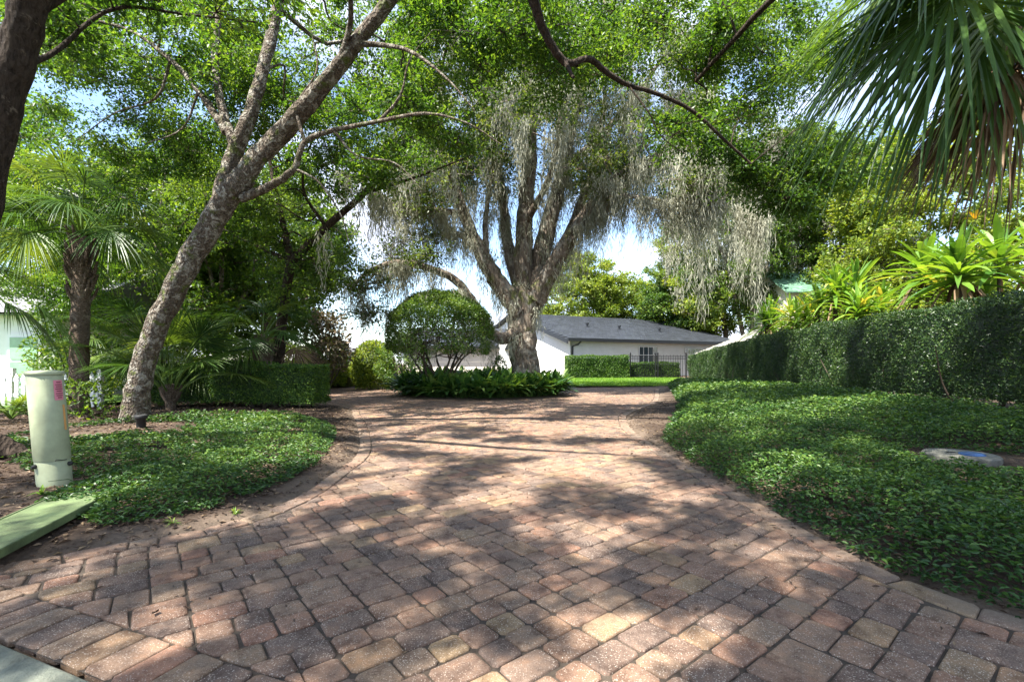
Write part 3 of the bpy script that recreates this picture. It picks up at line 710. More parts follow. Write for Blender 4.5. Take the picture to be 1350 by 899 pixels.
far_tree('shade_tree', 'tall mid green tree above the far end of the dark roof', (18.5, 48, 0), 12, (17.2, 48, 7.0), (4.2, 4, 6), 140, M['mid_leaf'], .26, 150, 1.25)
far_tree('oak_tree', 'dark oak behind the hanging moss left of the green roof', (15.5, 30, 0), 12, (14.6, 29.5, 9), (4.6, 4, 5), 110, M['oak_leaf'], .17, 170, 1.1, stems=3, bark='bark_oak', moss=[(np.array([14+R.normal(0, 2.4), 28.5+R.normal(0, 1), 8.5+R.normal(0, 1.5)]), 20, R.uniform(1, 2.5), .2, .04) for k in range(30)])
far_tree('oak_tree', 'spreading oak with bare leaning stems above the green roof', (21, 31, 0), 12, (20.5, 31, 11.5), (6, 5, 5.2), 130, M['mid_leaf'], .18, 170, 1.2, stems=5, bark='bark_oak', r0=.32, moss=[(np.array([20+R.normal(0, 3), 30+R.normal(0, 1), 9.5+R.normal(0, 1.5)]), 20, R.uniform(1, 2.5), .2, .04) for k in range(20)])
far_tree('shade_tree', 'bright yellow green tree behind the palm and strap plants at the right border', (23, 24, 0), 11, (21.5, 24, 7.2), (6, 4, 6), 190, M['yellow_leaf'], .19, 170, 1.1, stems=2)
far_tree('shade_tree', 'green tree high above the neighbour\'s green roof behind the spreading oak', (28, 42, 0), 15, (27, 42, 12), (9, 5, 10), 160, M['mid_leaf'], .26, 150, 1.5)
far_tree('shade_tree', 'bright tree filling the gap right of the moss, behind the dark oak', (21, 45, 0), 15, (20, 45, 12), (6, 5, 10), 130, M['yellow_leaf'], .26, 150, 1.4)
for k, (x, y, H, r, lf, lab) in enumerate([
    (-13, 17, 9, 3.2, 'oak_leaf', 'oak thicket tree standing behind the tall left palm'),
    (-10.2, 19.5, 8, 2.4, 'mid_leaf', 'mid green tree behind the low clipped hedge'),
    (-16.5, 22, 11, 4.0, 'mid_leaf', 'tall green tree above the white cottage'),
    (-14, 28, 13, 4.2, 'oak_leaf', 'tall dark tree rising behind the trees left of the drive'),
    (-22, 20, 10, 4.2, 'yellow_leaf', 'yellow green tree at the left border behind the dark trunk'),
    (-9.6, 15.5, 6.5, 1.7, 'oak_leaf', 'small dense tree behind the leaning oak and clipped hedge')]):
    far_tree('shade_tree', lab, (x, y, 0), H, (x, y, H*.62), (r, r, H*.40), int(26*r), M[lf], .15 if y < 20 else .2, 170, .95, stems=1+k % 3)

# bronze magnolia and the yellow shrub behind the clipped hedge
def shrub(name, label, c, r, leaf, L, n, stems=5, cat='shrub', tw='twig', shell=.6, aspect=.5, round_=False, group=None):
    c = np.array(c, float); base = grounded(c); root = thing(name, label, cat, base, group)
    lf = MB(); st = MB()
    d = rdir(n); d[:, 2] = np.where(d[:, 2] < -.75, -d[:, 2], d[:, 2])
    q = R.uniform(shell, 1, n)**.5
    bump = 1+(.03 if round_ else .16)*np.sin(d[:, 0]*5+c[0])*np.sin(d[:, 1]*6+1)+(.02 if round_ else .12)*np.sin(d[:, 2]*9+d[:, 0]*4)
    ctr = np.array([c[0], c[1], base[2]+c[2]])
    P = ctr+d*np.asarray(r)*(q*bump)[:, None]; ok = P[:, 2] > base[2]+.03; P = P[ok]; d = d[ok]
    m = len(P); l = L*R.uniform(.7, 1.3, m)
    lf.leaves(P, nrm(d*.5+R.normal(0, .7, (m, 3))), nrm(d*.9+R.normal(0, .5, (m, 3))+[0, 0, .5]), l, l*aspect)
    for k in range(stems):
        e = ctr+rdir(1, .4)[0]*np.asarray(r)*.8
        st.tube(catmull([base+R.normal(0, .06, 3)*[1, 1, 0], (base+e)/2+R.normal(0, .1, 3), e], 3), np.linspace(.03, .008, 7), 5, cap=False)
    st.build('trunk', M[tw], root, True); lf.build('foliage', leaf, root)
    return root
sh = at(430, 470, 18); shrub('magnolia_tree', 'bronze leaved magnolia beside the far left of the drive', (sh[0], 18, 1.75), (1.0, .9, 1.35), M['bronze_leaf'], .15, 2600, 7, 'tree', shell=.25)
sh = at(372, 470, 14.5); shrub('shrub', 'bright yellow green shrub behind the clipped hedge', (sh[0], 14.5, 1.0), (.85, .7, .75), M['yellow_leaf'], .11, 2200)
sh = at(446, 470, 22); shrub('round_shrub', 'pale round shrub half hidden behind the bronze magnolia', (sh[0]+.2, 20.3, 1.1), (.9, .8, 1.2), M['yellow_leaf'], .11, 7000, round_=True)
sh = at(494, 470, 19.8); shrub('round_shrub', 'tall rounded light green shrub left of the topiary tree', (sh[0]-.1, 19.9, .95), (.95, .85, 1.15), M['yellow_leaf'], .11, 9000, round_=True)
sh = at(530, 470, 18.6); shrub('round_shrub', 'darker rounded shrub tucked against the left of the topiary tree', (sh[0], 18.9, 1.1), (1.05, .9, 1.15), M['mid_leaf'], .10, 6000, 14)
sh = at(340, 460, 16); shrub('shrub', 'dark leafy shrub behind the middle of the clipped hedge', (sh[0], 16, 1.0), (1.5, .9, 1.1), M['oak_leaf'], .12, 2600)
sh = at(265, 480, 11); shrub('shrub', 'loose shrub between the leaning trunk and the clipped hedge', (-7.6, 12.4, .75), (1.0, .7, .8), M['mid_leaf'], .09, 2600)
shrub('shrub', 'tall leafy shrub hiding the cottage end behind the ringed palm', (-11.6, 12.6, 1.7), (1.2, .8, 1.8), M['mid_leaf'], .10, 5200, 8, shell=.35)
sh = shrub('shrub', 'sunlit yellow green shrub behind the palm trunk and pedestal', (-13.2, 14.2, .8), (1.5, .8, .9), M['yellow_leaf'], .11, 2600)
shrub('shrub', 'low dark shrub at the foot of the left palm', (-7.6, 8.3, .3), (.5, .5, .4), M['oak_leaf'], .08, 700)
shrub('shrub', 'broad dark shrub behind the leaning oak trunk', (-9.4, 12.9, .9), (1.5, .9, 1.1), M['oak_leaf'], .10, 3000)
# reeds and brown grasses at the far left edge of the drive
mb = MB(); n = 5200
x = R.uniform(-10.2, -7.2, n); y = R.uniform(20.8, 21.6, n)
O = np.stack([x, y, gz(x, y)], 1); D = nrm(R.normal(0, .16, (n, 3))+[0, 0, 1])
mb.blades(O, D, R.uniform(.6, 1.25, n), .03, .25, [(0, .6), (.5, 1), (1, .05)])
tag(mb.build('grass_clump', M['reed']), 'brown and green tall grasses edging the far drive', kind='stuff')

# ------------------------------------------------------------------ hedges
def hedge(name, label, path, width, height, leaf, dens, L, stems=0, core=True, six=False, lift=0.0, seed=0, rough=.05, dens_fn=None):
    path = np.asarray(path, float); pl = catmull(np.c_[path, np.zeros(len(path))], 8)[:, :2]
    seg = np.r_[0, np.cumsum(np.hypot(*np.diff(pl, axis=0).T))]; T = seg[-1]
    base = grounded([*pl[len(pl)//2], 0]); root = thing(name, label, 'hedge', base)
    hf = height if callable(height) else (lambda s: np.full(np.shape(s), height))
    lf = MB()
    Hm = float(np.mean(hf(np.linspace(0, 1, 9))))
    areas = np.array([T*Hm, T*Hm, T*width, width*Hm, width*Hm]); n = int(areas.sum()*dens)
    f = R.choice(5, n, p=areas/areas.sum())
    s = R.random(n); u = R.uniform(-.5, .5, n)*width; h = R.random(n)
    if dens_fn is not None: k_ = R.random(n) < dens_fn(s); f, s, u, h = f[k_], s[k_], u[k_], h[k_]; n = len(f)
    dep = R.exponential(.05, n)-.02
    H = hf(s)
    nl = np.zeros((n, 3))                                              # local normal: along, across, up
    u = np.where(f == 0, -width/2+dep, np.where(f == 1, width/2-dep, u)); nl[f == 0, 1] = -1; nl[f == 1, 1] = 1
    zz = np.where(f == 2, H-dep, lift+h*(H-lift)); nl[f == 2, 2] = 1
    s = np.where(f == 3, dep/T, np.where(f == 4, 1-dep/T, s)); nl[f == 3, 0] = -1; nl[f == 4, 0] = 1
    S = s*T
    X = np.interp(S, seg, pl[:, 0]); Y = np.interp(S, seg, pl[:, 1])
    tx = np.interp(np.clip(S+.3, 0, T), seg, pl[:, 0])-np.interp(np.clip(S-.3, 0, T), seg, pl[:, 0]); ty = np.interp(np.clip(S+.3, 0, T), seg, pl[:, 1])-np.interp(np.clip(S-.3, 0, T), seg, pl[:, 1])
    tn = nrm(np.stack([tx, ty], 1)); nn = np.stack([-tn[:, 1], tn[:, 0]], 1)
    bump = rough*(np.sin(S*2.3+zz*3+seed)+np.sin(S*5.1-zz*4.7+1+seed)*.6+np.sin(S*9+zz*11)*.35)
    u2 = u+np.sign(u)*bump*(np.abs(u) > width*.3); zz2 = zz+bump*.7*(f == 2)
    gzv = gz(X, Y)
    P = np.stack([X+nn[:, 0]*u2, Y+nn[:, 1]*u2, gzv+zz2], 1)
    NW = np.stack([tn[:, 0]*nl[:, 0]+nn[:, 0]*nl[:, 1], tn[:, 1]*nl[:, 0]+nn[:, 1]*nl[:, 1], nl[:, 2]], 1)
    l = L*R.uniform(.6, 1.3, n)
    d = nrm(NW*.45+R.normal(0, .6, (n, 3))+[0, 0, .35]); N2 = nrm(NW*.8+R.normal(0, .55, (n, 3))+[0, 0, .45])
    (lf.leaves6 if six else lf.leaves)(P, d, N2, l, l*.52)
    lf.build('foliage', leaf, root)
    m = 40; ss = np.linspace(.004, .996, m)*T
    X = np.interp(ss, seg, pl[:, 0]); Y = np.interp(ss, seg, pl[:, 1]); HH = hf(ss/T)
    tx = np.gradient(X); ty = np.gradient(Y); tn = nrm(np.stack([tx, ty], 1)); nn = np.stack([-tn[:, 1], tn[:, 0]], 1); g = gz(X, Y)
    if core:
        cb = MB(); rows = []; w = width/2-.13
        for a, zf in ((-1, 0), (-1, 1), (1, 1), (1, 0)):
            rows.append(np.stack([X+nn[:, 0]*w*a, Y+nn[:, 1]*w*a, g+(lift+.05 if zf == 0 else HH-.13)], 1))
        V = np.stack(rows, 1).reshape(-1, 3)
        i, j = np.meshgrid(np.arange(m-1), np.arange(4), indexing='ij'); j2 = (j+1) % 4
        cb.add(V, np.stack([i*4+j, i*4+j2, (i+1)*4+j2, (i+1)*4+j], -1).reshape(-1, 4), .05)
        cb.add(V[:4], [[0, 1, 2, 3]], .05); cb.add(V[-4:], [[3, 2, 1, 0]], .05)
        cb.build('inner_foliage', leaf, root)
    if stems:
        for k in range(stems):
            st = MB(); q = R.random()*T; x, y = np.interp(q, seg, pl[:, 0]), np.interp(q, seg, pl[:, 1])
            p = np.array([x, y, gz1(x, y)-.03])+R.normal(0, width*.16, 3)*[1, 1, 0]
            for b_ in range(3):
                e = p+[R.normal(0, .22), R.normal(0, .22), R.uniform(.6, 1.3)]
                st.tube(catmull([p, p+(e-p)*.4+R.normal(0, .05, 3)*[1, 1, 0], e], 3), np.linspace(.022, .008, 7), 5, cap=False)
            st.build('stem', M['twig'], root, True)
    return root
hp = [(7.6, 4.6), (8.05, 6.4), (8.25, 7.6), (8.75, 11.4), (9.8, 18.6), (11.0, 26.5), (11.7, 31.0)]
off = np.array([.45, .03])
hedge('clipped_hedge', 'long clipped dark hedge along the right groundcover bed', [np.array(p)+off for p in hp], 1.0, lambda s: np.interp(s, [0, .2, .5, .8, 1], [1.92, 1.95, 1.98, 1.75, 1.45]), M['hedge_leaf'], 2100, .045, 70, lift=.12, rough=.05, six=False)
hedge('clipped_hedge', 'low boxy hedge beside the leaning oak left of the drive', [(-8.3, 11.1), (-6.2, 11.05), (-4.45, 11.0)], .95, .98, M['front_hedge_leaf'], 2200, .05, 14, lift=.10, rough=.045)
hedge('clipped_hedge', 'sunlit boxy hedge against the white house corner, left of the black fence', [(3.6, 31.2), (5.5, 31.4), (7.7, 31.6)], 1.0, 1.5, M['front_hedge_leaf'], 900, .08, 0, rough=.04)
hedge('clipped_hedge', 'lower hedge behind the black picket fence', [(8.0, 32.1), (9.6, 32.1), (11.3, 32.1)], .8, 1.05, M['front_hedge_leaf'], 900, .08, 0, rough=.04)
hedge('clipped_hedge', 'dark low hedge under the bronze magnolia across the drive', [(-11.0, 22.0), (-8.6, 22.2), (-6.6, 22.3)], .9, 1.05, M['hedge_leaf'], 900, .08, 0, rough=.05)

# ------------------------------------------------------------------ topiary tree
tb = grounded((-2.35, 15.3, 0)); tr = thing('topiary_tree', 'umbrella shaped topiary tree with clipped dome crown left of the live oak', 'tree', tb)
st = MB(); lf = MB()
tips = []
for k in range(9):
    a = k/9*6.28+.3; e = tb+np.array([math.cos(a)*1.15, math.sin(a)*.95, R.uniform(1.5, 2.2)])
    q = tb+np.array([math.cos(a)*.12, math.sin(a)*.12, 0])
    path = catmull([q, q+(e-q)*[.25, .25, .38]+R.normal(0, .06, 3), q+(e-q)*[.6, .6, .72]+R.normal(0, .09, 3), e], 4)
    st.tube(path, np.linspace(.055, .018, len(path)), 6, cap=False); tips.append((path[8], e))
for p, e in tips:
    for k in range(7):
        f = np.array([tb[0]-.02, tb[1], tb[2]+1.75])+rdir(1, .5)[0]*[1.6, 1.45, 1.35]; s0 = p if R.random() < .5 else e
        if f[2] < tb[2]+1.2: continue
        st.tube(catmull([s0, (s0+f)/2+R.normal(0, .1, 3), f], 3), np.linspace(.02, .006, 7), 4, cap=False)
n = 44000
d = rdir(n); d[:, 2] = np.where(d[:, 2] < -.42, np.abs(d[:, 2]), d[:, 2]); d = nrm(d)
dep = R.exponential(.07, n)
rr = np.array([1.74, 1.6, 1.56]); P = np.array([tb[0], tb[1], tb[2]+1.86])+d*(rr-np.minimum(dep, .6)[:, None])*(1+.05*np.sin(d[:, :1]*7+2)*np.sin(d[:, 1:2]*6+d[:, 2:]*5))+R.normal(0, .03, (n, 1))*d
P[:, 2] = np.where(d[:, 2] < 0, tb[2]+1.86+(P[:, 2]-tb[2]-1.86)*.75, P[:, 2])
kp = (R.random(n) < np.where(d[:, 2] > .1, 1, .6)) & (lump(P[:, 0]*2+P[:, 1], P[:, 2]*2, 1.6) > np.where(d[:, 2] > .35, -2, np.where(d[:, 2] > 0, -.7, -.35)))
P = P[kp]; d = d[kp]; n = len(P); l = .065*R.uniform(.7, 1.3, n)
lf.leaves(P, nrm(d*.5+R.normal(0, .6, (n, 3))), nrm(d+R.normal(0, .5, (n, 3))+[0, 0, .3]), l, l*.55)
st.build('trunk', M['twig'], tr, True); lf.build('crown', M['mid_leaf'], tr)
ms = MB()
for k in range(26):
    a = R.uniform(3.3, 6.1); moss_clump(ms, np.array([tb[0]+math.cos(a)*R.uniform(.6, 1.5), tb[1]+math.sin(a)*R.uniform(.6, 1.4), tb[2]+R.uniform(1.4, 2.4)]), 7, R.uniform(.4, .8), .06, .016)
ms.build('hanging_moss', M['moss'], tr)['kind'] = 'stuff'

# ------------------------------------------------------------------ island bed of broad leaves
mb = MB(); n0 = 620
a = R.uniform(0, 6.283, n0); r = np.sqrt(R.uniform(.10, .93, n0))
x = ISC[0]+np.cos(a)*r*(ISR[0]-.15); y = ISC[1]+np.sin(a)*r*(ISR[1]-.2)
k = (np.hypot(x-.45, y-16.5) > .8); x, y = x[k], y[k]
per = 15; X = np.repeat(x, per)+R.normal(0, .07, len(x)*per); Y = np.repeat(y, per)+R.normal(0, .07, len(x)*per); n = len(X)
O = np.stack([X, Y, gz(X, Y)], 1)
az = R.uniform(0, 6.283, n); tl = R.uniform(.2, .95, n)
D = np.stack([np.cos(az)*np.sin(tl), np.sin(az)*np.sin(tl), np.cos(tl)], 1)
Ls = R.uniform(.85, 1.35, n)*np.repeat(R.uniform(.8, 1.1, len(x)), per)
mb.blades(O, D, Ls, R.uniform(.13, .19, n), R.uniform(.25, .6, n), [(0, .06), (.32, .07), (.42, .55), (.58, 1), (.78, .85), (.92, .4), (1, .02)], fold=.35)
tag(mb.build('broadleaf_bed', M['aspidistra_leaf']), 'dense bed of broad dark upright leaves round the live oak', kind='stuff')
sh = at(658, 470, 15); shrub('small_shrub', 'small pointed green shrub at the left foot of the live oak', (-.42, 15.6, .75), (.28, .28, .6), M['front_hedge_leaf'], .06, 1400)

# ------------------------------------------------------------------ groundcover
def inpoly(x, y, poly):
    poly = np.asarray(poly); A = poly; B = np.roll(poly, -1, 0); c = np.zeros(len(x), int)
    for a, b in zip(A, B):
        c += ((a[1] > y) != (b[1] > y)) & (x < (b[0]-a[0])*(y-a[1])/((b[1]-a[1]) if b[1] != a[1] else 1e-9)+a[0])
    return c % 2 == 1
def cover(name, label, poly, dens, L, hh, holes=(), edge_gap=.0, seed=0, patch=0.0):
    poly = catmull(np.c_[poly, np.zeros(len(poly))], 5)[:, :2]
    lo = poly.min(0); hi = poly.max(0); n = int((hi[0]-lo[0])*(hi[1]-lo[1])*dens(4.0))
    x = R.uniform(lo[0], hi[0], n); y = R.uniform(lo[1], hi[1], n)
    dist = np.hypot(x, y); k = (R.random(n) < dens(dist)/dens(4.0)) & inpoly(x+lump(x, y, 5)*.05, y+lump(y, x, 6)*.06, poly)
    for hx, hy, hr in holes: k &= np.hypot(x-hx, y-hy) > hr+lump(x, y, 9)*.03
    if patch: k &= (lump(x, y, 2.6)+.6*lump(x, y, 7)) > -patch
    x, y = x[k], y[k]; dist = dist[k]
    A = poly; B = np.roll(poly, -1, 0); ed = np.full(len(x), 9.)
    for a, b in zip(A, B):
        e = b-a; t = np.clip(((x-a[0])*e[0]+(y-a[1])*e[1])/max(e.dot(e), 1e-9), 0, 1); ed = np.minimum(ed, np.hypot(x-a[0]-e[0]*t, y-a[1]-e[1]*t))
    for hx, hy, hr in holes: ed = np.minimum(ed, np.hypot(x-hx, y-hy)-hr)
    top = hh*(.25+.75*smooth(0, .35, ed))*(1+.25*lump(x, y, 3)+.22*lump(x, y, 8.5))
    z = gz(x, y)+top*R.beta(3.2, 1.1, len(x))
    n = len(x); P = np.stack([x, y, z], 1)
    az = R.uniform(0, 6.283, n); up = R.uniform(-.35, .7, n)
    D = nrm(np.stack([np.cos(az), np.sin(az), up], 1)); N = nrm(R.normal(0, .5, (n, 3))+[0, 0, 1])
    l = L*R.uniform(.6, 1.35, n)*np.clip(dist/6.5, 1, 2.6)
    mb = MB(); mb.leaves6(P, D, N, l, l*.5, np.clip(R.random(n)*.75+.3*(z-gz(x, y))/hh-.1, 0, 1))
    # runners
    for q in range(160):
        i = R.integers(n); p = P[i]; d = nrm(R.normal(0, 1, 3)*[1, 1, .3]); mb.tube([p-[0, 0, .04], p+d*.12, p+d*.25-[0, 0, .05]], [.003, .003, .002], 3, cap=False, v=.2)
    return tag(mb.build(name, M['jasmine_leaf']), label, kind='stuff')
dens = lambda d: 4300*np.clip(5.2/np.maximum(d, 1), .09, 1)**1.5
rb = [(2.36, 1.65), (2.02, 2.45), (1.95, 3.2), (1.96, 4.2), (1.96, 5.4), (2.12, 6.6), (2.75, 8.2), (3.6, 10.2), (4.5, 12.8), (6.1, 18.0), (7.6, 22.5), (9.6, 24.5), (9.5, 19), (8.45, 12), (7.7, 9.2), (7.4, 7.0), (6.6, 4.4), (5.6, 2.2), (4.2, .9)]
HOLE = (4.5, 4.62, .58)
cover('groundcover', 'glossy dark jasmine groundcover filling the right bed', rb, dens, .034, .24, [HOLE, (4.36, 4.15, .5)])
lb = [(-3.42, 3.42), (-2.75, 3.06), (-2.35, 3.22), (-2.1, 3.6), (-2.02, 4.3), (-2.12, 5.2), (-2.5, 6.6), (-3.0, 7.8), (-3.75, 8.6), (-5.0, 8.5), (-6.6, 7.4), (-6.4, 5.8), (-5.0, 4.6), (-4.2, 4.2), (-3.6, 3.9)]
cover('groundcover', 'patchy jasmine groundcover between the green pedestal and the drive', lb, dens, .034, .15, [(-3.82, 3.95, .25), (-5.6, 6.6, 1.0)], patch=.5)
# mulch chips, fallen leaves, sand grains
def litter(name, label, n, pts_fn, L, mat='litter'):
    x, y = pts_fn(n); d = sdist(x, y); g = gz(x, y, d); z = np.where((d < 0) & (isl(x, y) < 0), np.maximum(g, .004), g+.004)
    n = len(x); P = np.stack([x, y, z], 1); az = R.uniform(0, 6.283, n)
    mb = MB(); l = L*R.uniform(.4, 1.5, n)
    mb.leaves(P, nrm(np.stack([np.cos(az), np.sin(az), R.uniform(-.05, .35, n)], 1)), nrm(R.normal(0, .35, (n, 3))+[0, 0, 1]), l, l*R.uniform(.25, .6, n), fold=.3)
    return tag(mb.build(name, M[mat]), label, kind='stuff')
def edgepts(n):
    x = R.uniform(-9, 9, n*4); y = R.uniform(1.2, 14, n*4); d = sdist(x, y); p = np.where(d > 0, np.exp(-d/1.6), np.exp(d/.22)*.25)*np.clip(6/np.hypot(x, y), .2, 1)
    k = (R.random(n*4) < p) & (gut(x, y) > .3); return x[k], y[k]
litter('mulch', 'brown mulch chips and dead leaves along the edges of the drive', 26000, edgepts, .035)
def drivepts(n):
    x = R.uniform(-4, 4, n); y = R.uniform(1.6, 16, n); k = (sdist(x, y) < -.05) & (isl(x, y) < 0); return x[k], y[k]
litter('fallen_leaves', 'dry leaf bits scattered over the pavers', 1100, drivepts, .022)
def leftbed(n):
    x = R.uniform(-10, -2, n); y = R.uniform(2.8, 13, n); k = sdist(x, y) > .1; return x[k], y[k]
litter('leaf_litter', 'dry leaf litter on the soil under the left trees', 15000, leftbed, .05)

# ------------------------------------------------------------------ lawn
lw = np.array([(-3, 20.9), (8.6, 20.9), (9.5, 24.8), (11.4, 31.5), (2.5, 31.5), (-3, 26)])
mb = MB(); mb.add(np.c_[lw, np.full(6, .075)], [[0, 1, 2, 3, 4, 5]])
tag(mb.build('lawn', M['lawn_base']), 'bright green lawn in front of the white house', kind='structure')
n = 60000; x = R.uniform(-3, 11.5, n); y = R.uniform(20.7, 31.6, n); k = inpoly(x, y, lw+[0, -.1]); x, y = x[k], y[k]; n = len(x)
mb = MB(); mb.blades(np.stack([x, y, np.full(n, .06)], 1), nrm(R.normal(0, .35, (n, 3))+[0, 0, 1]), R.uniform(.06, .14, n), .022, .3, [(0, 1), (.6, .8), (1, .05)])
tag(mb.build('grass', M['grass_blade']), 'short bright grass blades on the lawn', kind='stuff')
mb = MB(); lw2 = np.array([(-30, 10.2), (-9.6, 9.6), (-9.4, 13.6), (-30, 16)]); mb.add(np.c_[lw2, [.16, .165, .14, .14]], [[0, 1, 2, 3]])
tag(mb.build('side_lawn', M['lawn_base']), 'sunlit lawn by the white picket fence', kind='structure')

# ------------------------------------------------------------------ white house
hA = np.array([4.1, 33.0]); hu = np.array([.9, .4359]); hn = np.array([-.4359, .9])
def hs(u, v, z): p = hA+hu*u+hn*v; return [p[0], p[1], z]
house = thing('white_house', 'single storey white house with dark tiled roof behind the lawn', 'house', (8, 38, 0))
EZ, RZ, DEP, LEN = 2.80, 5.35, 9.0, 17.0
mb = MB()
def quadbox(mbx, u0, u1, v0, v1, z0, z1, v=.5):
    mbx.box((u0, v0, z0), (u1, v1, z1), v, M=lambda V: np.array([hs(*q) for q in V]))
quadbox(mb, 0, LEN, 0, .25, -.1, EZ-.02)
# gable wall: a pentagon with thickness
pent = [(0, -.1), (DEP*2, -.1), (DEP*2, EZ-.02), (DEP, RZ-.18), (0, EZ-.02)]
V = [hs(-.002, v, z) for v, z in pent]+[hs(.25, v, z) for v, z in pent]
mb.add(V, [[4, 3, 2, 1, 0], [5, 6, 7, 8, 9]]); mb.add(V, [[i, (i+1) % 5, (i+1) % 5+5, i+5] for i in range(5)])
mb.build('wall', M['white_wall'], house)
mb = MB()
rows, cols = 34, 46
def slope(t): return -.45+(DEP+.45)*t, EZ+.05-.45*(RZ-EZ)/DEP+(RZ-EZ+.45*(RZ-EZ)/DEP)*t
for r in range(rows):                                                 # overlapping tile courses
    v0, z0 = slope(r/rows); v1, z1 = slope((r+1.15)/rows)
    hip = LEN+.4-.0
    for c in range(cols):
        w = (LEN+.9)/cols; ua = -.5+c*w+(w/2 if r % 2 else 0); ub = min(ua+w-.012, LEN+.4)
        if ua > LEN+.3: continue
        mb.add([hs(ua, v0, z0+.05), hs(ub, v0, z0+.05), hs(ub, v1, z1+.02), hs(ua, v1, z1+.02), hs(ua, v0, z0), hs(ub, v0, z0)], [[0, 1, 2, 3], [4, 5, 1, 0]], R.random())
v0, z0 = slope(0); 
mb.add([hs(-.5, v0, z0-.02), hs(LEN+.4, v0, z0-.02), hs(LEN+.4, DEP, RZ-.0), hs(-.5, DEP, RZ-.0), hs(LEN+.4, DEP*2+.4, EZ), hs(-.5, DEP*2+.4, EZ)], [[3, 2, 1, 0], [5, 4, 2, 3]], .4)
rf = mb.build('roof', M['slate_tile'], house)
mb = MB()
for u, v in ((4.2, 4.0), (7.0, 3.4), (11, 3.0)):
    z = EZ+(RZ-EZ)*v/DEP; q = hs(u, v, z); mb = MB(); mb.lathe((q[0], q[1], q[2]-.05), [(.11, 0), (.09, .35), (.14, .36), (.14, .48), (.02, .52)], 10); mb.build('roof_vent', M['trim_black'], rf)
mb = MB(); quadbox(mb, -.55, LEN+.45, -.60, -.46, EZ-.22, EZ+.0); mb.build('gutter_rail', M['trim_black'], house)
mb = MB()
va, za = -.47, EZ-.14; vb, zb = DEP, RZ+.0
V = [hs(u, v, z+dz) for u in (-.56, -.50) for (v, z) in ((va, za), (vb, zb)) for dz in (-.24, .06)]
mb.add(V, [[0, 1, 3, 2], [4, 6, 7, 5], [0, 4, 5, 1], [2, 3, 7, 6], [1, 5, 7, 3], [0, 2, 6, 4]]); mb.build('rake_board', M['trim_black'], house)
mb = MB(); mb.tube([hs(.55, -.50, EZ-.2), hs(.45, -.30, EZ-.42), hs(.12, -.10, EZ-.55), hs(.12, -.10, 0)], .06, 8); mb.build('downspout', M['trim_black'], house)
def window(u0, u1, z0, z1, nx, ny):
    fr = MB(); t = .07
    quadbox(fr, u0, u1, -.05, -.003, z1-t, z1); quadbox(fr, u0, u1, -.05, -.003, z0, z0+t)
    quadbox(fr, u0, u0+t, -.05, -.003, z0+t, z1-t); quadbox(fr, u1-t, u1, -.05, -.003, z0+t, z1-t)
    for k in range(1, nx): c = u0+(u1-u0)*k/nx; quadbox(fr, c-.02, c+.02, -.04, -.006, z0+t, z1-t)
    for k in range(1, ny): c = z0+(z1-z0)*k/ny; quadbox(fr, u0+t, u1-t, -.034, -.009, c-.02, c+.02)
    w = fr.build('window', M['white_paint'], house)
    g = MB(); quadbox(g, u0+t, u1-t, -.02, -.012, z0+t, z1-t); g.build('pane', M['glass'], w)
window(6.1, 8.0, .35, 2.35, 4, 3); window(10.8, 11.9, .95, 2.25, 2, 3)
# low left wing
wx0, wx1, wy = -8.5, -.6, 37.6
mb = MB(); mb.box((wx0, wy, -.1), (wx1, wy+.25, 2.42)); mb.box((wx0, wy+.25, -.1), (wx0+.25, wy+6, 2.42)); mb.build('wing_wall', M['cream_wall'], house)
mb = MB()
for r in range(16):
    t0, t1 = r/16, (r+1.2)/16; f = lambda t: (wy-.5+5.5*t, 2.40+1.75*t)
    for c in range(28):
        w = 8.4/28; xa = wx0-.4+c*w+(w/2 if r % 2 else 0); xb = min(xa+w-.02, wx1+.3); (ya, za), (yb, zb) = f(t0), f(t1)
        if xa > wx1+.2: continue
        mb.add([[xa, ya, za+.06], [xb, ya, za+.06], [xb, yb, zb+.02], [xa, yb, zb+.02], [xa, ya, za], [xb, ya, za]], [[0, 1, 2, 3], [4, 5, 1, 0]], R.random())
mb.add([[wx0-.4, wy-.5, 2.37], [wx1+.3, wy-.5, 2.37], [wx1+.3, wy+5, 4.12], [wx0-.4, wy+5, 4.12], [wx1+.3, wy+10, 2.4], [wx0-.4, wy+10, 2.4]], [[3, 2, 1, 0], [5, 4, 2, 3]], .4)
mb.build('wing_roof', M['slate_tile'], house)
mb = MB(); mb.box((wx0-.45, wy-.60, 2.20), (wx1+.3, wy-.5, 2.36)); mb.build('gutter_rail', M['trim_black'], house)
# white pier wall left of the trunk with its dark sconce
mb = MB(); mb.box((-.95, 34.2, -.1), (.25, 34.5, 3.25)); mb.build('pier_wall', M['white_wall'], house)
mb = MB(); mb.add([[-.55, 34.0, 2.05], [.15, 34.0, 2.05], [-.15, 34.0, 2.75], [-.55, 34.19, 2.05], [.15, 34.19, 2.05], [-.15, 34.19, 2.75]], [[0, 1, 4, 3], [1, 2, 5, 4], [2, 0, 3, 5]]); mb.add([[-.55, 34.0, 2.05], [.15, 34.0, 2.05], [-.15, 34.0, 2.75]], [[0, 1, 2]]); mb.build('awning', M['trim_black'], house)

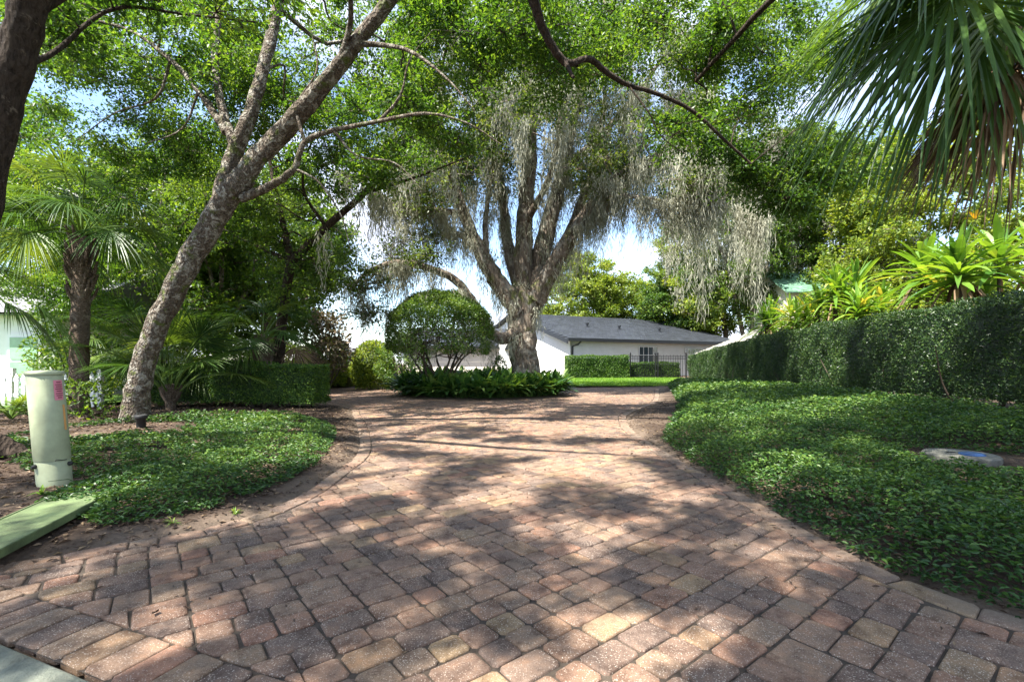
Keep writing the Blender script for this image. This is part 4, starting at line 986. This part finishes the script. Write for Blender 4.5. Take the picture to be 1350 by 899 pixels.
# neighbour's garage at the far left of the drive
gh = thing('garage', 'small pale garage with a grey roof behind the round shrubs', 'garage', (-14, 46, 0))
mb = MB(); mb.box((-17.5, 44, -.1), (-12.6, 49, 2.1)); mb.build('wall', M['white_wall'], gh)
mb = MB(); mb.box((-17.8, 43.6, 2.103), (-12.2, 49.4, 2.45)); mb.add([[-17.8, 43.6, 2.45], [-12.2, 43.6, 2.45], [-13.5, 46.5, 3.3], [-16.5, 46.5, 3.3], [-12.2, 49.4, 2.45], [-17.8, 49.4, 2.45]], [[0, 1, 2, 3], [1, 4, 2, 2][:3], [4, 5, 3, 2][:3]][:1]); mb.add([[-12.2, 43.6, 2.45], [-12.2, 49.4, 2.45], [-13.5, 46.5, 3.3]], [[0, 1, 2]]); mb.add([[-12.2, 49.4, 2.45], [-17.8, 49.4, 2.45], [-16.5, 46.5, 3.3], [-13.5, 46.5, 3.3]], [[0, 1, 2, 3]]); mb.add([[-17.8, 49.4, 2.45], [-17.8, 43.6, 2.45], [-16.5, 46.5, 3.3]], [[0, 1, 2]]); mb.build('roof', M['grey_roof'], gh)
fr = MB(); fr.box((-14.6, 43.93, 1.0), (-13.5, 43.997, 1.8)); w = fr.build('window', M['white_paint'], gh); g = MB(); g.box((-14.5, 43.90, 1.08), (-13.6, 43.925, 1.72)); g.build('pane', M['glass'], w)

# white cottage and picket fence at the far left
ch = thing('white_cottage', 'white cottage with a tall window at the left border', 'house', (-17, 15, 0))
mb = MB(); mb.box((-24, 14.0, -.1), (-13.6, 20, 2.55)); mb.build('wall', M['white_wall'], ch)
mb = MB(); mb.add([[-24.5, 13.5, 2.55], [-13.1, 13.5, 2.55], [-13.1, 17, 4.3], [-24.5, 17, 4.3], [-13.1, 20.5, 2.55], [-24.5, 20.5, 2.55]], [[0, 1, 2, 3], [3, 2, 4, 5]]); mb.add([[-13.1, 13.5, 2.55], [-13.1, 20.5, 2.55], [-13.1, 17, 4.3]], [[0, 1, 2]]); mb.add([[-24.5, 13.5, 2.5], [-13.1, 13.5, 2.5], [-13.1, 20.5, 2.5], [-24.5, 20.5, 2.5]], [[3, 2, 1, 0]]); mb.build('roof', M['grey_roof'], ch)
fr = MB(); fr.box((-14.95, 13.93, .35), (-13.95, 13.997, 1.95)); w = fr.build('window', M['white_paint'], ch)
g = MB(); g.box((-14.85, 13.90, .45), (-14.05, 13.925, 1.12)); g.build('pane', M['green_glass'], w); g = MB(); g.box((-14.85, 13.90, 1.2), (-14.05, 13.925, 1.85)); g.build('pane', M['green_glass'], w)
pf = thing('picket_fence', 'white picket fence in front of the cottage behind the pedestal', 'fence', (-11.5, 10.2, .1))
for k in range(26):
    x = -13.0+k*.15; y = 10.3; z0 = gz1(x, y); mb = MB(); mb.box((x, y, z0+.04), (x+.085, y+.02, z0+.72)); mb.add([[x, y, z0+.72], [x+.085, y, z0+.72], [x+.042, y, z0+.80], [x, y+.02, z0+.72], [x+.085, y+.02, z0+.72], [x+.042, y+.02, z0+.80]], [[0, 1, 2], [5, 4, 3]]); mb.add([[x, y, z0+.72], [x+.042, y, z0+.80], [x+.042, y+.02, z0+.80], [x, y+.02, z0+.72]], [[0, 1, 2, 3]]); mb.build('picket', M['white_paint'], pf)
for z in (.25, .58):
    mb = MB(); mb.box((-13.1, 10.323, z+.1), (-9.1, 10.36, z+.18)); mb.build('rail', M['white_paint'], pf)
for x in (-13.0, -11.1, -9.15):
    mb = MB(); mb.box((x, 10.363, 0), (x+.09, 10.45, .98)); mb.build('post', M['white_paint'], pf)

# black metal picket fence
bf = thing('metal_fence', 'black metal picket fence with a gate post between the two hedges', 'fence', (9.5, 31.5, 0))
for k in range(31):
    x = 7.95+k*.115; mb = MB(); mb.box((x, 31.5, .08), (x+.022, 31.522, 1.62 if k % 2 else 1.56)); mb.build('picket', M['iron'], bf)
for z in (.2, 1.35, 1.5):
    mb = MB(); mb.box((7.9, 31.478, z), (11.6, 31.498, z+.04)); mb.build('rail', M['iron'], bf)
for x in (7.88, 9.55, 9.72, 11.6):
    mb = MB(); mb.box((x, 31.41, 0), (x+.075, 31.475, 1.72)); mb.add([[x-.01, 31.4, 1.72], [x+.085, 31.4, 1.72], [x+.085, 31.485, 1.72], [x-.01, 31.485, 1.72], [x+.037, 31.44, 1.80]], [[0, 1, 4], [1, 2, 4], [2, 3, 4], [3, 0, 4]]); mb.build('post', M['iron'], bf)

# pale board fence
wf = thing('board_fence', 'weathered pale board fence behind the far end of the long hedge', 'fence', (11.9, 27, 0))
n = 60
for k in range(n):
    t = k/n; y = 31.9-9.2*t; x = 12.35-.35*t+.0; top = 1.72+1.05*t
    mb = MB(); mb.box((x-.012, y-.15, -.05), (x+.012, y-.003, top+R.normal(0, .012))); mb.build('board', M['fence_wood'], wf)
for f in (.3, .85):
    mb = MB(); V = [[12.37+dx, 31.9, 1.72*f+dz] for dx in (0, .05) for dz in (0, .09)]+[[12.02+dx, 22.7, 2.77*f+dz] for dx in (0, .05) for dz in (0, .09)]
    mb.add(V, [[0, 1, 5, 4], [2, 6, 7, 3], [1, 3, 7, 5], [0, 4, 6, 2]]); mb.build('rail', M['fence_wood'], wf)

# neighbour with green roof
nh = thing('green_roof_house', 'neighbour house with a green tiled roof above the strap plants', 'house', (20, 27, 0))
X0, X1, Y0, Y1, E, RG = 15.2, 25.5, 26.0, 31.0, 5.0, 6.5
mb = MB(); mb.box((X0+.3, Y0+.4, -.1), (X1-.3, Y1-.4, E)); V = [[X0+.29, Y0+.4, E], [X0+.29, Y1-.4, E], [X0+.29, (Y0+Y1)/2, RG-.15], [X0+.5, Y0+.4, E], [X0+.5, Y1-.4, E], [X0+.5, (Y0+Y1)/2, RG-.15]]
mb.add(V, [[2, 1, 0], [3, 4, 5]]); mb.build('wall', M['cream_wall'], nh)
mb = MB()
for r in range(12):
    t0, t1 = r/12, (r+1.2)/12; f = lambda t: (Y0+(Y1-Y0)/2*t, E+(RG-E)*t); (ya, za), (yb, zb) = f(t0), f(t1)
    for c in range(34):
        w = (X1-X0)/34; xa = X0+c*w+(w/2 if r % 2 else 0); xb = min(xa+w-.015, X1)
        if xa > X1-.05: continue
        mb.add([[xa, ya, za+.06], [xb, ya, za+.06], [xb, yb, zb+.02], [xa, yb, zb+.02], [xa, ya, za], [xb, ya, za]], [[0, 1, 2, 3], [4, 5, 1, 0]], R.random())
mb.add([[X0, Y0, E-.03], [X1, Y0, E-.03], [X1, (Y0+Y1)/2, RG-.03], [X0, (Y0+Y1)/2, RG-.03], [X1, Y1, E-.03], [X0, Y1, E-.03]], [[3, 2, 1, 0], [5, 4, 2, 3]], .5)
mb.build('roof', M['green_tile'], nh)

# ------------------------------------------------------------------ strap leaved plants above the hedge
def strap(label, base, stem_h, n, L, W, stems=1, flower=False, yellow=0.0, name='strap_plant'):
    base = grounded(base); root = thing(name, label, 'plant', base, 'strap leaved plants above the hedge')
    lf = MB(); st = MB(); top = None
    for s in range(stems):
        b = base+R.normal(0, .28 if stems > 1 else 0, 3)*[1, 1, 0]; h = stem_h*R.uniform(.8, 1.08); tp = b+np.array([R.normal(0, .15), R.normal(0, .15), h])
        st.tube(catmull([b, (b+tp)/2+R.normal(0, .06, 3), tp], 4), np.linspace(.045, .03, 9), 7)
        az = np.arange(n)*2.4+R.uniform(0, 6); tl = np.interp(np.arange(n), [0, n], [1.75, .12])+R.normal(0, .12, n)
        D = np.stack([np.cos(az)*np.sin(tl), np.sin(az)*np.sin(tl), np.cos(tl)], 1); O = tp+np.c_[np.zeros((n, 2)), np.linspace(-.35, .1, n)]
        l = L*R.uniform(.75, 1.1, n)*np.interp(np.arange(n), [0, n*.5, n], [.9, 1, .7])
        v = np.clip(R.random(n)*.75+yellow, 0, 1)
        l = l*1.25
        lf.blades(O, D, l, W*1.2*R.uniform(.8, 1.15, n), R.uniform(.15, .55, n), [(0, .5), (.15, .75), (.45, 1), (.75, .75), (.92, .3), (1, .02)], v, fold=.3)
        m = 6; a2 = R.uniform(0, 6.28, m); DD_ = np.stack([np.cos(a2), np.sin(a2), np.full(m, -.2)], 1)
        top = tp
        dl = MB() if s == 0 else dl
        dl.blades(tp+np.c_[np.zeros((m, 2)), np.full(m, -.35)], DD_, L*.75, W*.7, 1.1, [(0, .5), (.4, 1), (.8, .5), (1, .02)], fold=.4)
    st.build('stem', M['twig'], root, True); lf.build('leaves', M['strap_leaf'], root); dl.build('dead_leaves', M['palm_dead'], root)
    if flower:
        fl = MB(); fs = top+np.array([0, -.1, .1]); ft = fs+[.05, -.25, .85]
        sk = MB(); sk.tube([fs, (fs+ft)/2, ft], .008, 6, v=.5); sk.build('flower_stalk', M['petiole'], root); fl.blades(np.repeat([ft], 5, 0), nrm(np.array([[-.5, 0, .8], [.4, .2, .9], [-.2, -.4, .9], [-.9, .1, .3], [.3, -.3, .8]])), .26, .10, .2, [(0, .3), (.4, 1), (.8, .6), (1, .05)])
        fl.build('flower', M['flower_yellow'], root)
for (px, Z, py, n, L, W, stems, fl, yl, lab) in [
    (1300, 10.2, 348, 34, 1.10, .12, 3, True, .05, 'largest strap leaved plant with a yellow flower spike above the right hedge'),
    (1345, 10.8, 318, 30, 1.15, .13, 1, False, .1, 'strap leaved plant cut by the right border behind the flowering one'),
    (1205, 12.4, 362, 26, 1.15, .15, 2, False, .12, 'broad strap leaved plant standing alone left of the flowering one'),
    (1110, 15.6, 386, 36, 1.2, .09, 5, False, .15, 'narrow leaved clump below the green roof, left of the broad strap plant'),
    (1062, 18.0, 396, 34, 1.15, .09, 5, False, .3, 'yellowish narrow leaved clump under the left end of the green roof'),
    (1010, 21.8, 410, 34, 1.2, .10, 4, False, .05, 'greener arching clump beside the pale board fence'),
    (1150, 14.2, 388, 32, 1.0, .09, 4, False, .25, 'low yellow green clump between the narrow leaved clump and the broad strap plant'),
    (1250, 11.4, 374, 32, 1.0, .09, 4, False, .3, 'dense pale clump behind the gap left of the flowering strap plant')]:
    p = at(px, py, Z); g = gz1(p[0], Z); strap(lab, (p[0], Z, 0), p[2]-g, n, L, W, stems, fl, yl)
for px, Z, h, rr, lab in ((1180, 16.6, 2.9, 2.2, 'yellow green shrub behind the strap plants under the green roof'), (1085, 19.5, 2.9, 2.0, 'pale green shrub behind the narrow leaved clump'), (1290, 14, 3.4, 2.2, 'leafy shrub behind the flowering strap plant'), (1030, 25.5, 3.2, 1.5, 'pale shrub poking over the near end of the board fence')):
    x = (px-CX)/F*Z
    shrub('shrub', lab, (x, Z, h*.55), (rr, .9, h*.62), M['yellow_leaf'], .12, 3600, 9, shell=.4)

# ------------------------------------------------------------------ palms
PROF = [(0, .25), (.15, .55), (.38, 1.0), (.6, .85), (.8, .5), (.93, .22), (1, .02)]
def fan(lf, o, d, up, Rr, n=38, spread=2.1, droop=.35, W=None, v=None, cup=.15):
    d = nrm(d); s = nrm(np.cross(d, up)); u = np.cross(s, d)
    th = np.linspace(-spread, spread, n)+R.normal(0, .02, n)
    D = np.cos(th)[:, None]*d+np.sin(th)[:, None]*s+u*(cup*np.abs(np.sin(th)))[:, None]+R.normal(0, .025, (n, 3))
    ln = Rr*(1-.30*(np.abs(th)/spread)**2)*R.uniform(.9, 1.05, n)
    W = W or Rr*spread*2/n*.42
    S = -np.sin(th)[:, None]*d+np.cos(th)[:, None]*s
    lf.blades(np.repeat([o], n, 0)+d*(.12*Rr*np.cos(th).clip(0)[:, None]), D, ln, W, droop*R.uniform(.7, 1.4, n), PROF, v, S, fold=.45)
def palm(name, label, base, trunk_pts, tr, fronds, cat='palm', skirt=True):
    """fronds: (tip of petiole, blade direction, radius, droop, dead?)"""
    root = thing(name, label, cat, base)
    tk = MB()
    P = catmull(trunk_pts, 8); m = len(P)
    if tr:
        rr = tr*(1+.06*np.sin(np.arange(m)*2.3))*np.interp(np.arange(m), [0, 3, m], [1.18, 1, 1.0])
        tk.tube(P, rr, 14, rough=.05)
        for k in range(46):                                            # leaf boots under the crown
            q = P[int(m*R.uniform(.62, .99))-1]; a = R.uniform(0, 6.28); e = np.array([math.cos(a), math.sin(a), 0])
            tk.tube([q+e*tr*.8, q+e*(tr+.05)+[0, 0, .12], q+e*(tr+.10)+[0, 0, .28]], [.035, .03, .018], 5)
        tk.build('trunk', M['palm_trunk'], root, True)
    cr = P[-1]
    for (tip, d, Rr, dr, dead) in fronds:
        lf = MB(); tip = np.asarray(tip, float); d = nrm(d)
        mid = (cr+tip)/2+[0, 0, .12*np.linalg.norm(tip-cr)]
        lf.tube(catmull([cr+(tip-cr)*.06, mid, tip, tip+d*Rr*.3], 4), np.linspace(.02, .007, 13), 5, v=.75)
        upv = nrm(np.array([0, 0, 1.])+R.normal(0, .25, 3))
        if abs(np.dot(upv, d)) > .9: upv = nrm(np.array([d[0], d[1]-.8, .3]))
        fan(lf, tip, d, upv, Rr, int(R.integers(44, 56)), R.uniform(1.4, 1.9), dr, v=np.clip(R.normal(.5, .2, 1)[0]+R.normal(0, .12, 1), 0, 1)[0] if not dead else None)
        lf.build('frond', M['palm_dead'] if dead else M['palm_leaf'], root)
    return root
def crown(c, n, pet, Rr, up0=-.5, up1=1.2, droop=.35, dead=0):
    out = []
    for k in range(n):
        a = k*2.399+R.uniform(-.2, .2); e = np.interp(k, [0, n-1], [up0, up1])
        d = nrm(np.array([math.cos(a), math.sin(a), math.tan(np.clip(e, -1.3, 1.35))])); p = c+d*pet*R.uniform(.8, 1.15)
        out.append((p, nrm(d+[0, 0, -.45]), Rr*R.uniform(.85, 1.1), droop, k < dead))
    return out
pb = grounded(at(104, 530, 9)); pc = at(108, 312, 9)
palm('cabbage_palm', 'cabbage palm with a ringed brown trunk behind the green pedestal', pb, [pb, at(105, 450, 9), at(107, 380, 9), pc], .15, crown(pc, 24, 1.0, .95, -.30, 1.2, .5, 0))
pb = grounded((-7.4, 10.2, 0)); palm('saw_palmetto', 'trunkless fan palm between the ringed palm and the leaning oak', pb, [pb, pb+[0, 0, .2], pb+[0, 0, .35]], .10, crown(pb+[0, 0, .35], 19, 1.4, .95, .35, 1.25, .22, 0))
pb = grounded((-6.3, 11.9, 0)); pc = pb+[0, 0, 1.7]; palm('fan_palm', 'short fan palm right of the leaning oak above the clipped hedge', pb, [pb, pb+[0, 0, .9], pc], .15, crown(pc, 15, .9, .85, -.3, 1.1, .4, 1))
pb = grounded((-10.6, 8.2, 0)); pc = pb+[0, 0, 2.5]
fr = crown(pc, 12, 1.0, .9, .1, 1.2, .5)+[(at(46, 402, 7.9), (.5, .6, -.6), .8, .8, False), (at(10, 400, 8.2), (.5, .6, -.5), .8, .8, False)]
palm('fan_palm', 'fan palm at the left border with fronds hanging over the cottage window', pb, [pb, pb+[0, 0, 1.2], pc], .17, fr)
pb = grounded((-8.6, 11.3, 0)); pc = pb+[0, 0, 1.1]; palm('fan_palm', 'bushy fan palm behind the leaning oak, low between its trunk and the ringed palm', pb, [pb, pb+[0, 0, .5], pc], .13, crown(pc, 18, 1.1, .9, -.1, 1.2, .35))
pb = grounded((-8.2, 7.7, 0)); palm('fern_palm', 'small bright seedling palm at the foot of the ringed palm', pb, [pb, pb+[0, 0, .05], pb+[0, 0, .1]], 0, crown(pb+[0, 0, .08], 9, .3, .38, .4, 1.2, .3))
# big palm at the top right
pb = grounded((6.4, 4.9, 0)); pc = np.array([6.2, 4.8, 5.5])
def fr_(px, py, Z, dpx, dpy, dz, Rr, dr, dead=False):
    return (at(px, py, Z), at(px+dpx, py+dpy, Z+dz)-at(px, py, Z), Rr, dr, dead)
fr = [fr_(1235, -25, 4.6, -150, 80, .2, 1.45, .7), fr_(1300, -25, 4.7, -200, 40, .2, 1.95, .55), fr_(1275, -15, 4.4, -150, 110, .1, 1.6, .60), fr_(1290, 0, 4.6, -90, 160, .2, 1.5, .50), fr_(1250, -70, 5.0, -180, 60, .3, 1.5, .75),
      fr_(1330, 10, 4.5, -20, 170, .2, 1.3, .45), fr_(1360, 40, 4.6, 30, 160, .1, 1.2, .4), fr_(1330, -60, 5.2, 40, 110, .4, 1.3, .5), fr_(1220, -60, 5.3, -140, 110, .2, 1.2, .8),
      fr_(1330, 95, 4.8, -120, 110, .1, 1.25, .45, True), fr_(1345, 70, 4.6, -80, 150, 0, 1.3, .40, True), fr_(1355, 110, 4.9, -40, 140, .1, 1.05, .35, True), fr_(1300, 105, 5.0, -90, 120, .1, 1.1, .45, True)]
palm('cabbage_palm', 'large palm at the top right with drooping green and dead brown fans', pb, [pb, (6.35, 4.85, 2.0), (6.25, 4.8, 4.0), pc], .2, fr+crown(pc, 12, 1.3, 1.3, .1, 1.2, .4))

# ------------------------------------------------------------------ utility pedestal, lid, uplight, meter box
px_, py_ = -3.82, 3.93; g0 = gz1(px_, py_)
ped = thing('utility_pedestal', 'pale green cylindrical utility pedestal leaning at the left of the drive', 'utility pedestal', (px_, py_, g0))
tilt = lambda V: np.c_[V[:, 0]-(V[:, 2]-g0)*.095, V[:, 1], V[:, 2]]
mb = MB(); mb.lathe((px_, py_, g0), [(.112, -.06), (.112, .195), (.110, .2)], 40, M=tilt); mb.build('base_collar', M['green_plastic'], ped, True)
mb = MB(); mb.lathe((px_, py_, g0), [(.114, .202), (.1165, .206), (.1165, .90), (.113, .905)], 40, M=tilt); mb.build('body', M['green_plastic'], ped, True)
mb = MB(); mb.lathe((px_, py_, g0), [(.119, .907), (.124, .910), (.124, .930), (.119, .938), (.08, .946), (.01, .949)], 40, M=tilt); cap_ = mb.build('cap', M['green_plastic'], ped, True)
def curved(name, a0, a1, z0, z1, r, mat, n=10):
    aa = np.linspace(a0, a1, n); V = np.array([[px_+rr*math.cos(t), py_+rr*math.sin(t), g0+z] for rr in (r, r+.004) for z in (z0, z1) for t in aa]); V = tilt(V)
    q = MB(); k = np.arange(n-1)
    q.add(V, np.stack([2*n+k, 2*n+k+1, 3*n+k+1, 3*n+k], -1)); q.add(V, np.stack([k, 2*n+k, 2*n+k+1, k+1][::-1], -1)); q.add(V, np.stack([n+k, n+k+1, 3*n+k+1, 3*n+k], -1)); q.add(V, [[0, 2*n, 3*n, n], [n-1, 2*n-1, 4*n-1, 3*n-1]])
    return q.build(name, mat, ped, True)
av = math.atan2(-py_, -px_)                                             # towards the camera
lb_ = curved('warning_label', av+.42, av+.98, .70, .865, .117, M['pink_sticker'])
for k, (z, w) in enumerate(((.845, .22), (.825, .34), (.808, .30), (.79, .36), (.772, .26), (.752, .34), (.735, .30), (.718, .2))):
    c_ = curved('printed_line', av+.70-w*.6, av+.70+w*.6, z, z+.006, .1213, M['dark_ink'], 6); c_.parent = lb_
    c_.location = (0, 0, 0)
curved('side_label', av+.88, av+1.03, .45, .66, .117, M['orange_sticker'])
for da in (-1.12, 1.02):
    a_ = av+da; mb = MB(); c0 = np.array([px_+.110*math.cos(a_), py_+.110*math.sin(a_), g0+.165]); c1 = c0+[.03*math.cos(a_), .03*math.sin(a_), 0]
    mb.tube(tilt(np.array([c0, (c0+c1)/2, c1])), [.018, .018, .012], 10); mb.build('bolt', M['rubber_black'], ped)
mb = MB(); a_ = av+.25; pts = [(av+.12, .203), (av+.2, .214), (av+.28, .212), (av+.5, .204), (av+.8, .204)]
mb.tube(tilt(np.array([[px_+.119*math.cos(t), py_+.119*math.sin(t), g0+z] for t, z in pts])), .003, 6); mb.build('latch_wire', M['rubber_black'], ped)

# loose green lid lying on the mulch
A_, B_ = np.array([-3.27, 3.66]), np.array([-2.90, 2.34]); dv = nrm(B_-A_); sv = np.array([dv[1], -dv[0]])
ga_ = max(gz1(*A_), gz1(*B_))
def lidp(a, s, z): p = A_+dv*a+sv*s; return [p[0], p[1], ga_+.05+z+.05*(-s)-.02*a+.0]
mb = MB(); Ln = float(np.linalg.norm(B_-A_)); hw = .205
out = [(.05, -hw), (Ln-.03, -hw), (Ln, -hw+.03), (Ln, hw-.03), (Ln-.03, hw), (.05, hw), (.0, hw-.05), (0, -hw+.05)]
ctr = np.mean(out, 0); sc_ = lambda f: [(ctr[0]+(a-ctr[0])*f, ctr[1]+(s-ctr[1])*f) for a, s in out]
rings = [[lidp(a, s, -.05) for a, s in out], [lidp(a, s, -.006) for a, s in out], [lidp(a, s, 0) for a, s in sc_(.982)], [lidp(a, s, 0) for a, s in sc_(.93)], [lidp(a, s, -.006) for a, s in sc_(.915)]]
V = np.array(rings).reshape(-1, 3); k = np.arange(8)
for r in range(4): mb.add(V, np.stack([r*8+k, r*8+(k+1) % 8, (r+1)*8+(k+1) % 8, (r+1)*8+k], -1))
mb.add(V[-8:], [list(range(8))]); mb.add(V[:8], [list(range(8))[::-1]])
lid = thing('plastic_board', 'flat mossy green cover lying tilted on the mulch before the pedestal', 'cover', (A_[0], A_[1], ga_))
mb.build('plate', M['green_lid'], lid)
mb = MB(); 
def lb2(a0, a1, s0, s1, z0, z1, q): q.add([lidp(a, s, z) for z in (z0, z1) for a, s in ((a0, s0), (a1, s0), (a1, s1), (a0, s1))], [[0, 3, 2, 1], [4, 5, 6, 7], [0, 1, 5, 4], [1, 2, 6, 5], [2, 3, 7, 6], [3, 0, 4, 7]])
lb2(.07, .10, -.16, -.07, -.005, .003, mb); mb.build('slot', M['rubber_black'], lid)

# uplight at the foot of the leaning oak
up_ = at(186, 566, 7.0); g = gz1(up_[0], 7.0)
ul = thing('uplight', 'black garden uplight at the foot of the leaning oak', 'light fixture', (up_[0], 7.0, g))
mb = MB(); mb.lathe((up_[0], 7.0, g), [(.06, -.04), (.06, .12), (.08, .13), (.08, .18), (.07, .19), (.06, .175)], 18); mb.build('housing', M['rubber_black'], ul, True)
mb = MB(); mb.lathe((up_[0], 7.0, g), [(.058, .177), (.055, .181), (.01, .183)], 18); mb.build('lens', M['glass'], ul, True)

# concrete meter box with blue lid in the groundcover
mx, my, mr = HOLE; my += .1; g = gz1(mx, my)+.012
bx_ = thing('meter_box', 'pale concrete meter box with a small blue lid in the right groundcover', 'meter box', (mx, my, g))
mb = MB(); mb.lathe((mx, my, g), [(.30, -.05), (.30, .045), (.285, .06), (.265, .062), (.01, .064)], 32); mb.build('rim', M['box_concrete'], bx_)
mb = MB(); mb.lathe((mx+.02, my-.10, g), [(.10, .0645), (.10, .075), (.085, .083), (.05, .087), (.01, .088)], 24); mb.build('lid', M['blue_plastic'], bx_, True)
mb = MB(); mb.box((mx-.10, my+.02, g+.0655), (mx-.03, my+.05, g+.07)); mb.build('slot', M['rubber_black'], bx_)
# small weeds
for k, (x, y, lab) in enumerate(((-3.62, 3.62, 'small broad leaved weed between the pedestal and the green cover'), (-1.98, 3.36, 'grassy weed tuft at the left paver edge'), (-2.25, 3.12, 'second grassy tuft where the left pavers curve'))):
    mb = MB(); n = 14; g = gz1(x, y); a = R.uniform(0, 6.28, n); tl = R.uniform(.3, 1.1, n)
    mb.blades(np.repeat([[x, y, g]], n, 0), np.stack([np.cos(a)*np.sin(tl), np.sin(a)*np.sin(tl), np.cos(tl)], 1), R.uniform(.05, .13, n)*(1.3 if k == 0 else 1), .022 if k == 0 else .009, .5, [(0, .3), (.4, 1), (1, .03)])
    tag(mb.build('weed', M['strap_leaf'], origin=(x, y, g)), lab, 'weed')

# ------------------------------------------------------------------ light, sky, camera
SUN_AZ = np.array([-.74, -.67]); EL = math.radians(58)
S = np.array([SUN_AZ[0]*math.cos(EL), SUN_AZ[1]*math.cos(EL), math.sin(EL)]); S = nrm(S)
import mathutils
ld = bpy.data.lights.new('sun', 'SUN'); ld.energy = 5.0; ld.angle = math.radians(.55); ld.color = (1, .955, .87)
lo = bpy.data.objects.new('sun', ld); COL.objects.link(lo); lo.rotation_euler = mathutils.Vector(S).to_track_quat('Z', 'Y').to_euler(); lo.location = (0, 0, 40)
W = bpy.data.worlds.new('World'); sc.world = W; W.use_nodes = True
nt = W.node_tree; bg = nt.nodes['Background']
sky = nt.nodes.new('ShaderNodeTexSky'); sky.sky_type = 'NISHITA'; sky.sun_disc = False
sky.sun_elevation = EL; sky.sun_rotation = math.atan2(S[0], S[1]); sky.air_density = 1.0; sky.dust_density = .6; sky.ozone_density = 1.5
tc = nt.nodes.new('ShaderNodeTexCoord'); sp = nt.nodes.new('ShaderNodeSeparateXYZ'); nt.links.new(tc.outputs['Generated'], sp.inputs[0])
zz = nt.nodes.new('ShaderNodeMath'); zz.operation = 'ADD'; zz.inputs[1].default_value = .22; nt.links.new(sp.outputs[2], zz.inputs[0])
zm = nt.nodes.new('ShaderNodeMath'); zm.operation = 'MAXIMUM'; zm.inputs[1].default_value = .05; nt.links.new(zz.outputs[0], zm.inputs[0])
dx = nt.nodes.new('ShaderNodeMath'); dx.operation = 'DIVIDE'; nt.links.new(sp.outputs[0], dx.inputs[0]); nt.links.new(zm.outputs[0], dx.inputs[1])
dy = nt.nodes.new('ShaderNodeMath'); dy.operation = 'DIVIDE'; nt.links.new(sp.outputs[1], dy.inputs[0]); nt.links.new(zm.outputs[0], dy.inputs[1])
cb = nt.nodes.new('ShaderNodeCombineXYZ'); nt.links.new(dx.outputs[0], cb.inputs[0]); nt.links.new(dy.outputs[0], cb.inputs[1]); cb.inputs[2].default_value = .3
nz = nt.nodes.new('ShaderNodeTexNoise'); nz.inputs['Scale'].default_value = 1.5; nz.inputs['Detail'].default_value = 8; nz.inputs['Roughness'].default_value = .55; nz.inputs['Distortion'].default_value = .25
nt.links.new(cb.outputs[0], nz.inputs['Vector'])
rp = nt.nodes.new('ShaderNodeValToRGB'); rp.color_ramp.elements[0].position = .46; rp.color_ramp.elements[0].color = (0, 0, 0, 1); rp.color_ramp.elements[1].position = .64; rp.color_ramp.elements[1].color = (.95, .95, .95, 1)
nt.links.new(nz.outputs['Fac'], rp.inputs[0])
mx_ = nt.nodes.new('ShaderNodeMix'); mx_.data_type = 'RGBA'; nt.links.new(rp.outputs[0], mx_.inputs[0]); nt.links.new(sky.outputs[0], mx_.inputs[6]); mx_.inputs[7].default_value = (3.7, 3.95, 4.8, 1)
nt.links.new(mx_.outputs[2], bg.inputs['Color']); bg.inputs['Strength'].default_value = .115
cam = bpy.data.cameras.new('camera'); cam.sensor_width = 36; cam.lens = 36*F/1350; cam.shift_y = (HZ-449.5)/1350; cam.clip_start = .05; cam.clip_end = 2000
co = bpy.data.objects.new('camera', cam); COL.objects.link(co); co.location = (0, 0, CH); co.rotation_euler = (math.pi/2, 0, 0); sc.camera = co
sc.view_settings.view_transform = 'Standard'; sc.view_settings.look = 'None'; sc.view_settings.gamma = 1; sc.view_settings.exposure = 1.95
sc.render.engine = 'CYCLES'
c = sc.cycles; c.max_bounces = 8; c.diffuse_bounces = 5; c.transmission_bounces = 5; c.glossy_bounces = 2; c.use_denoising = True
c.sample_clamp_indirect = 8
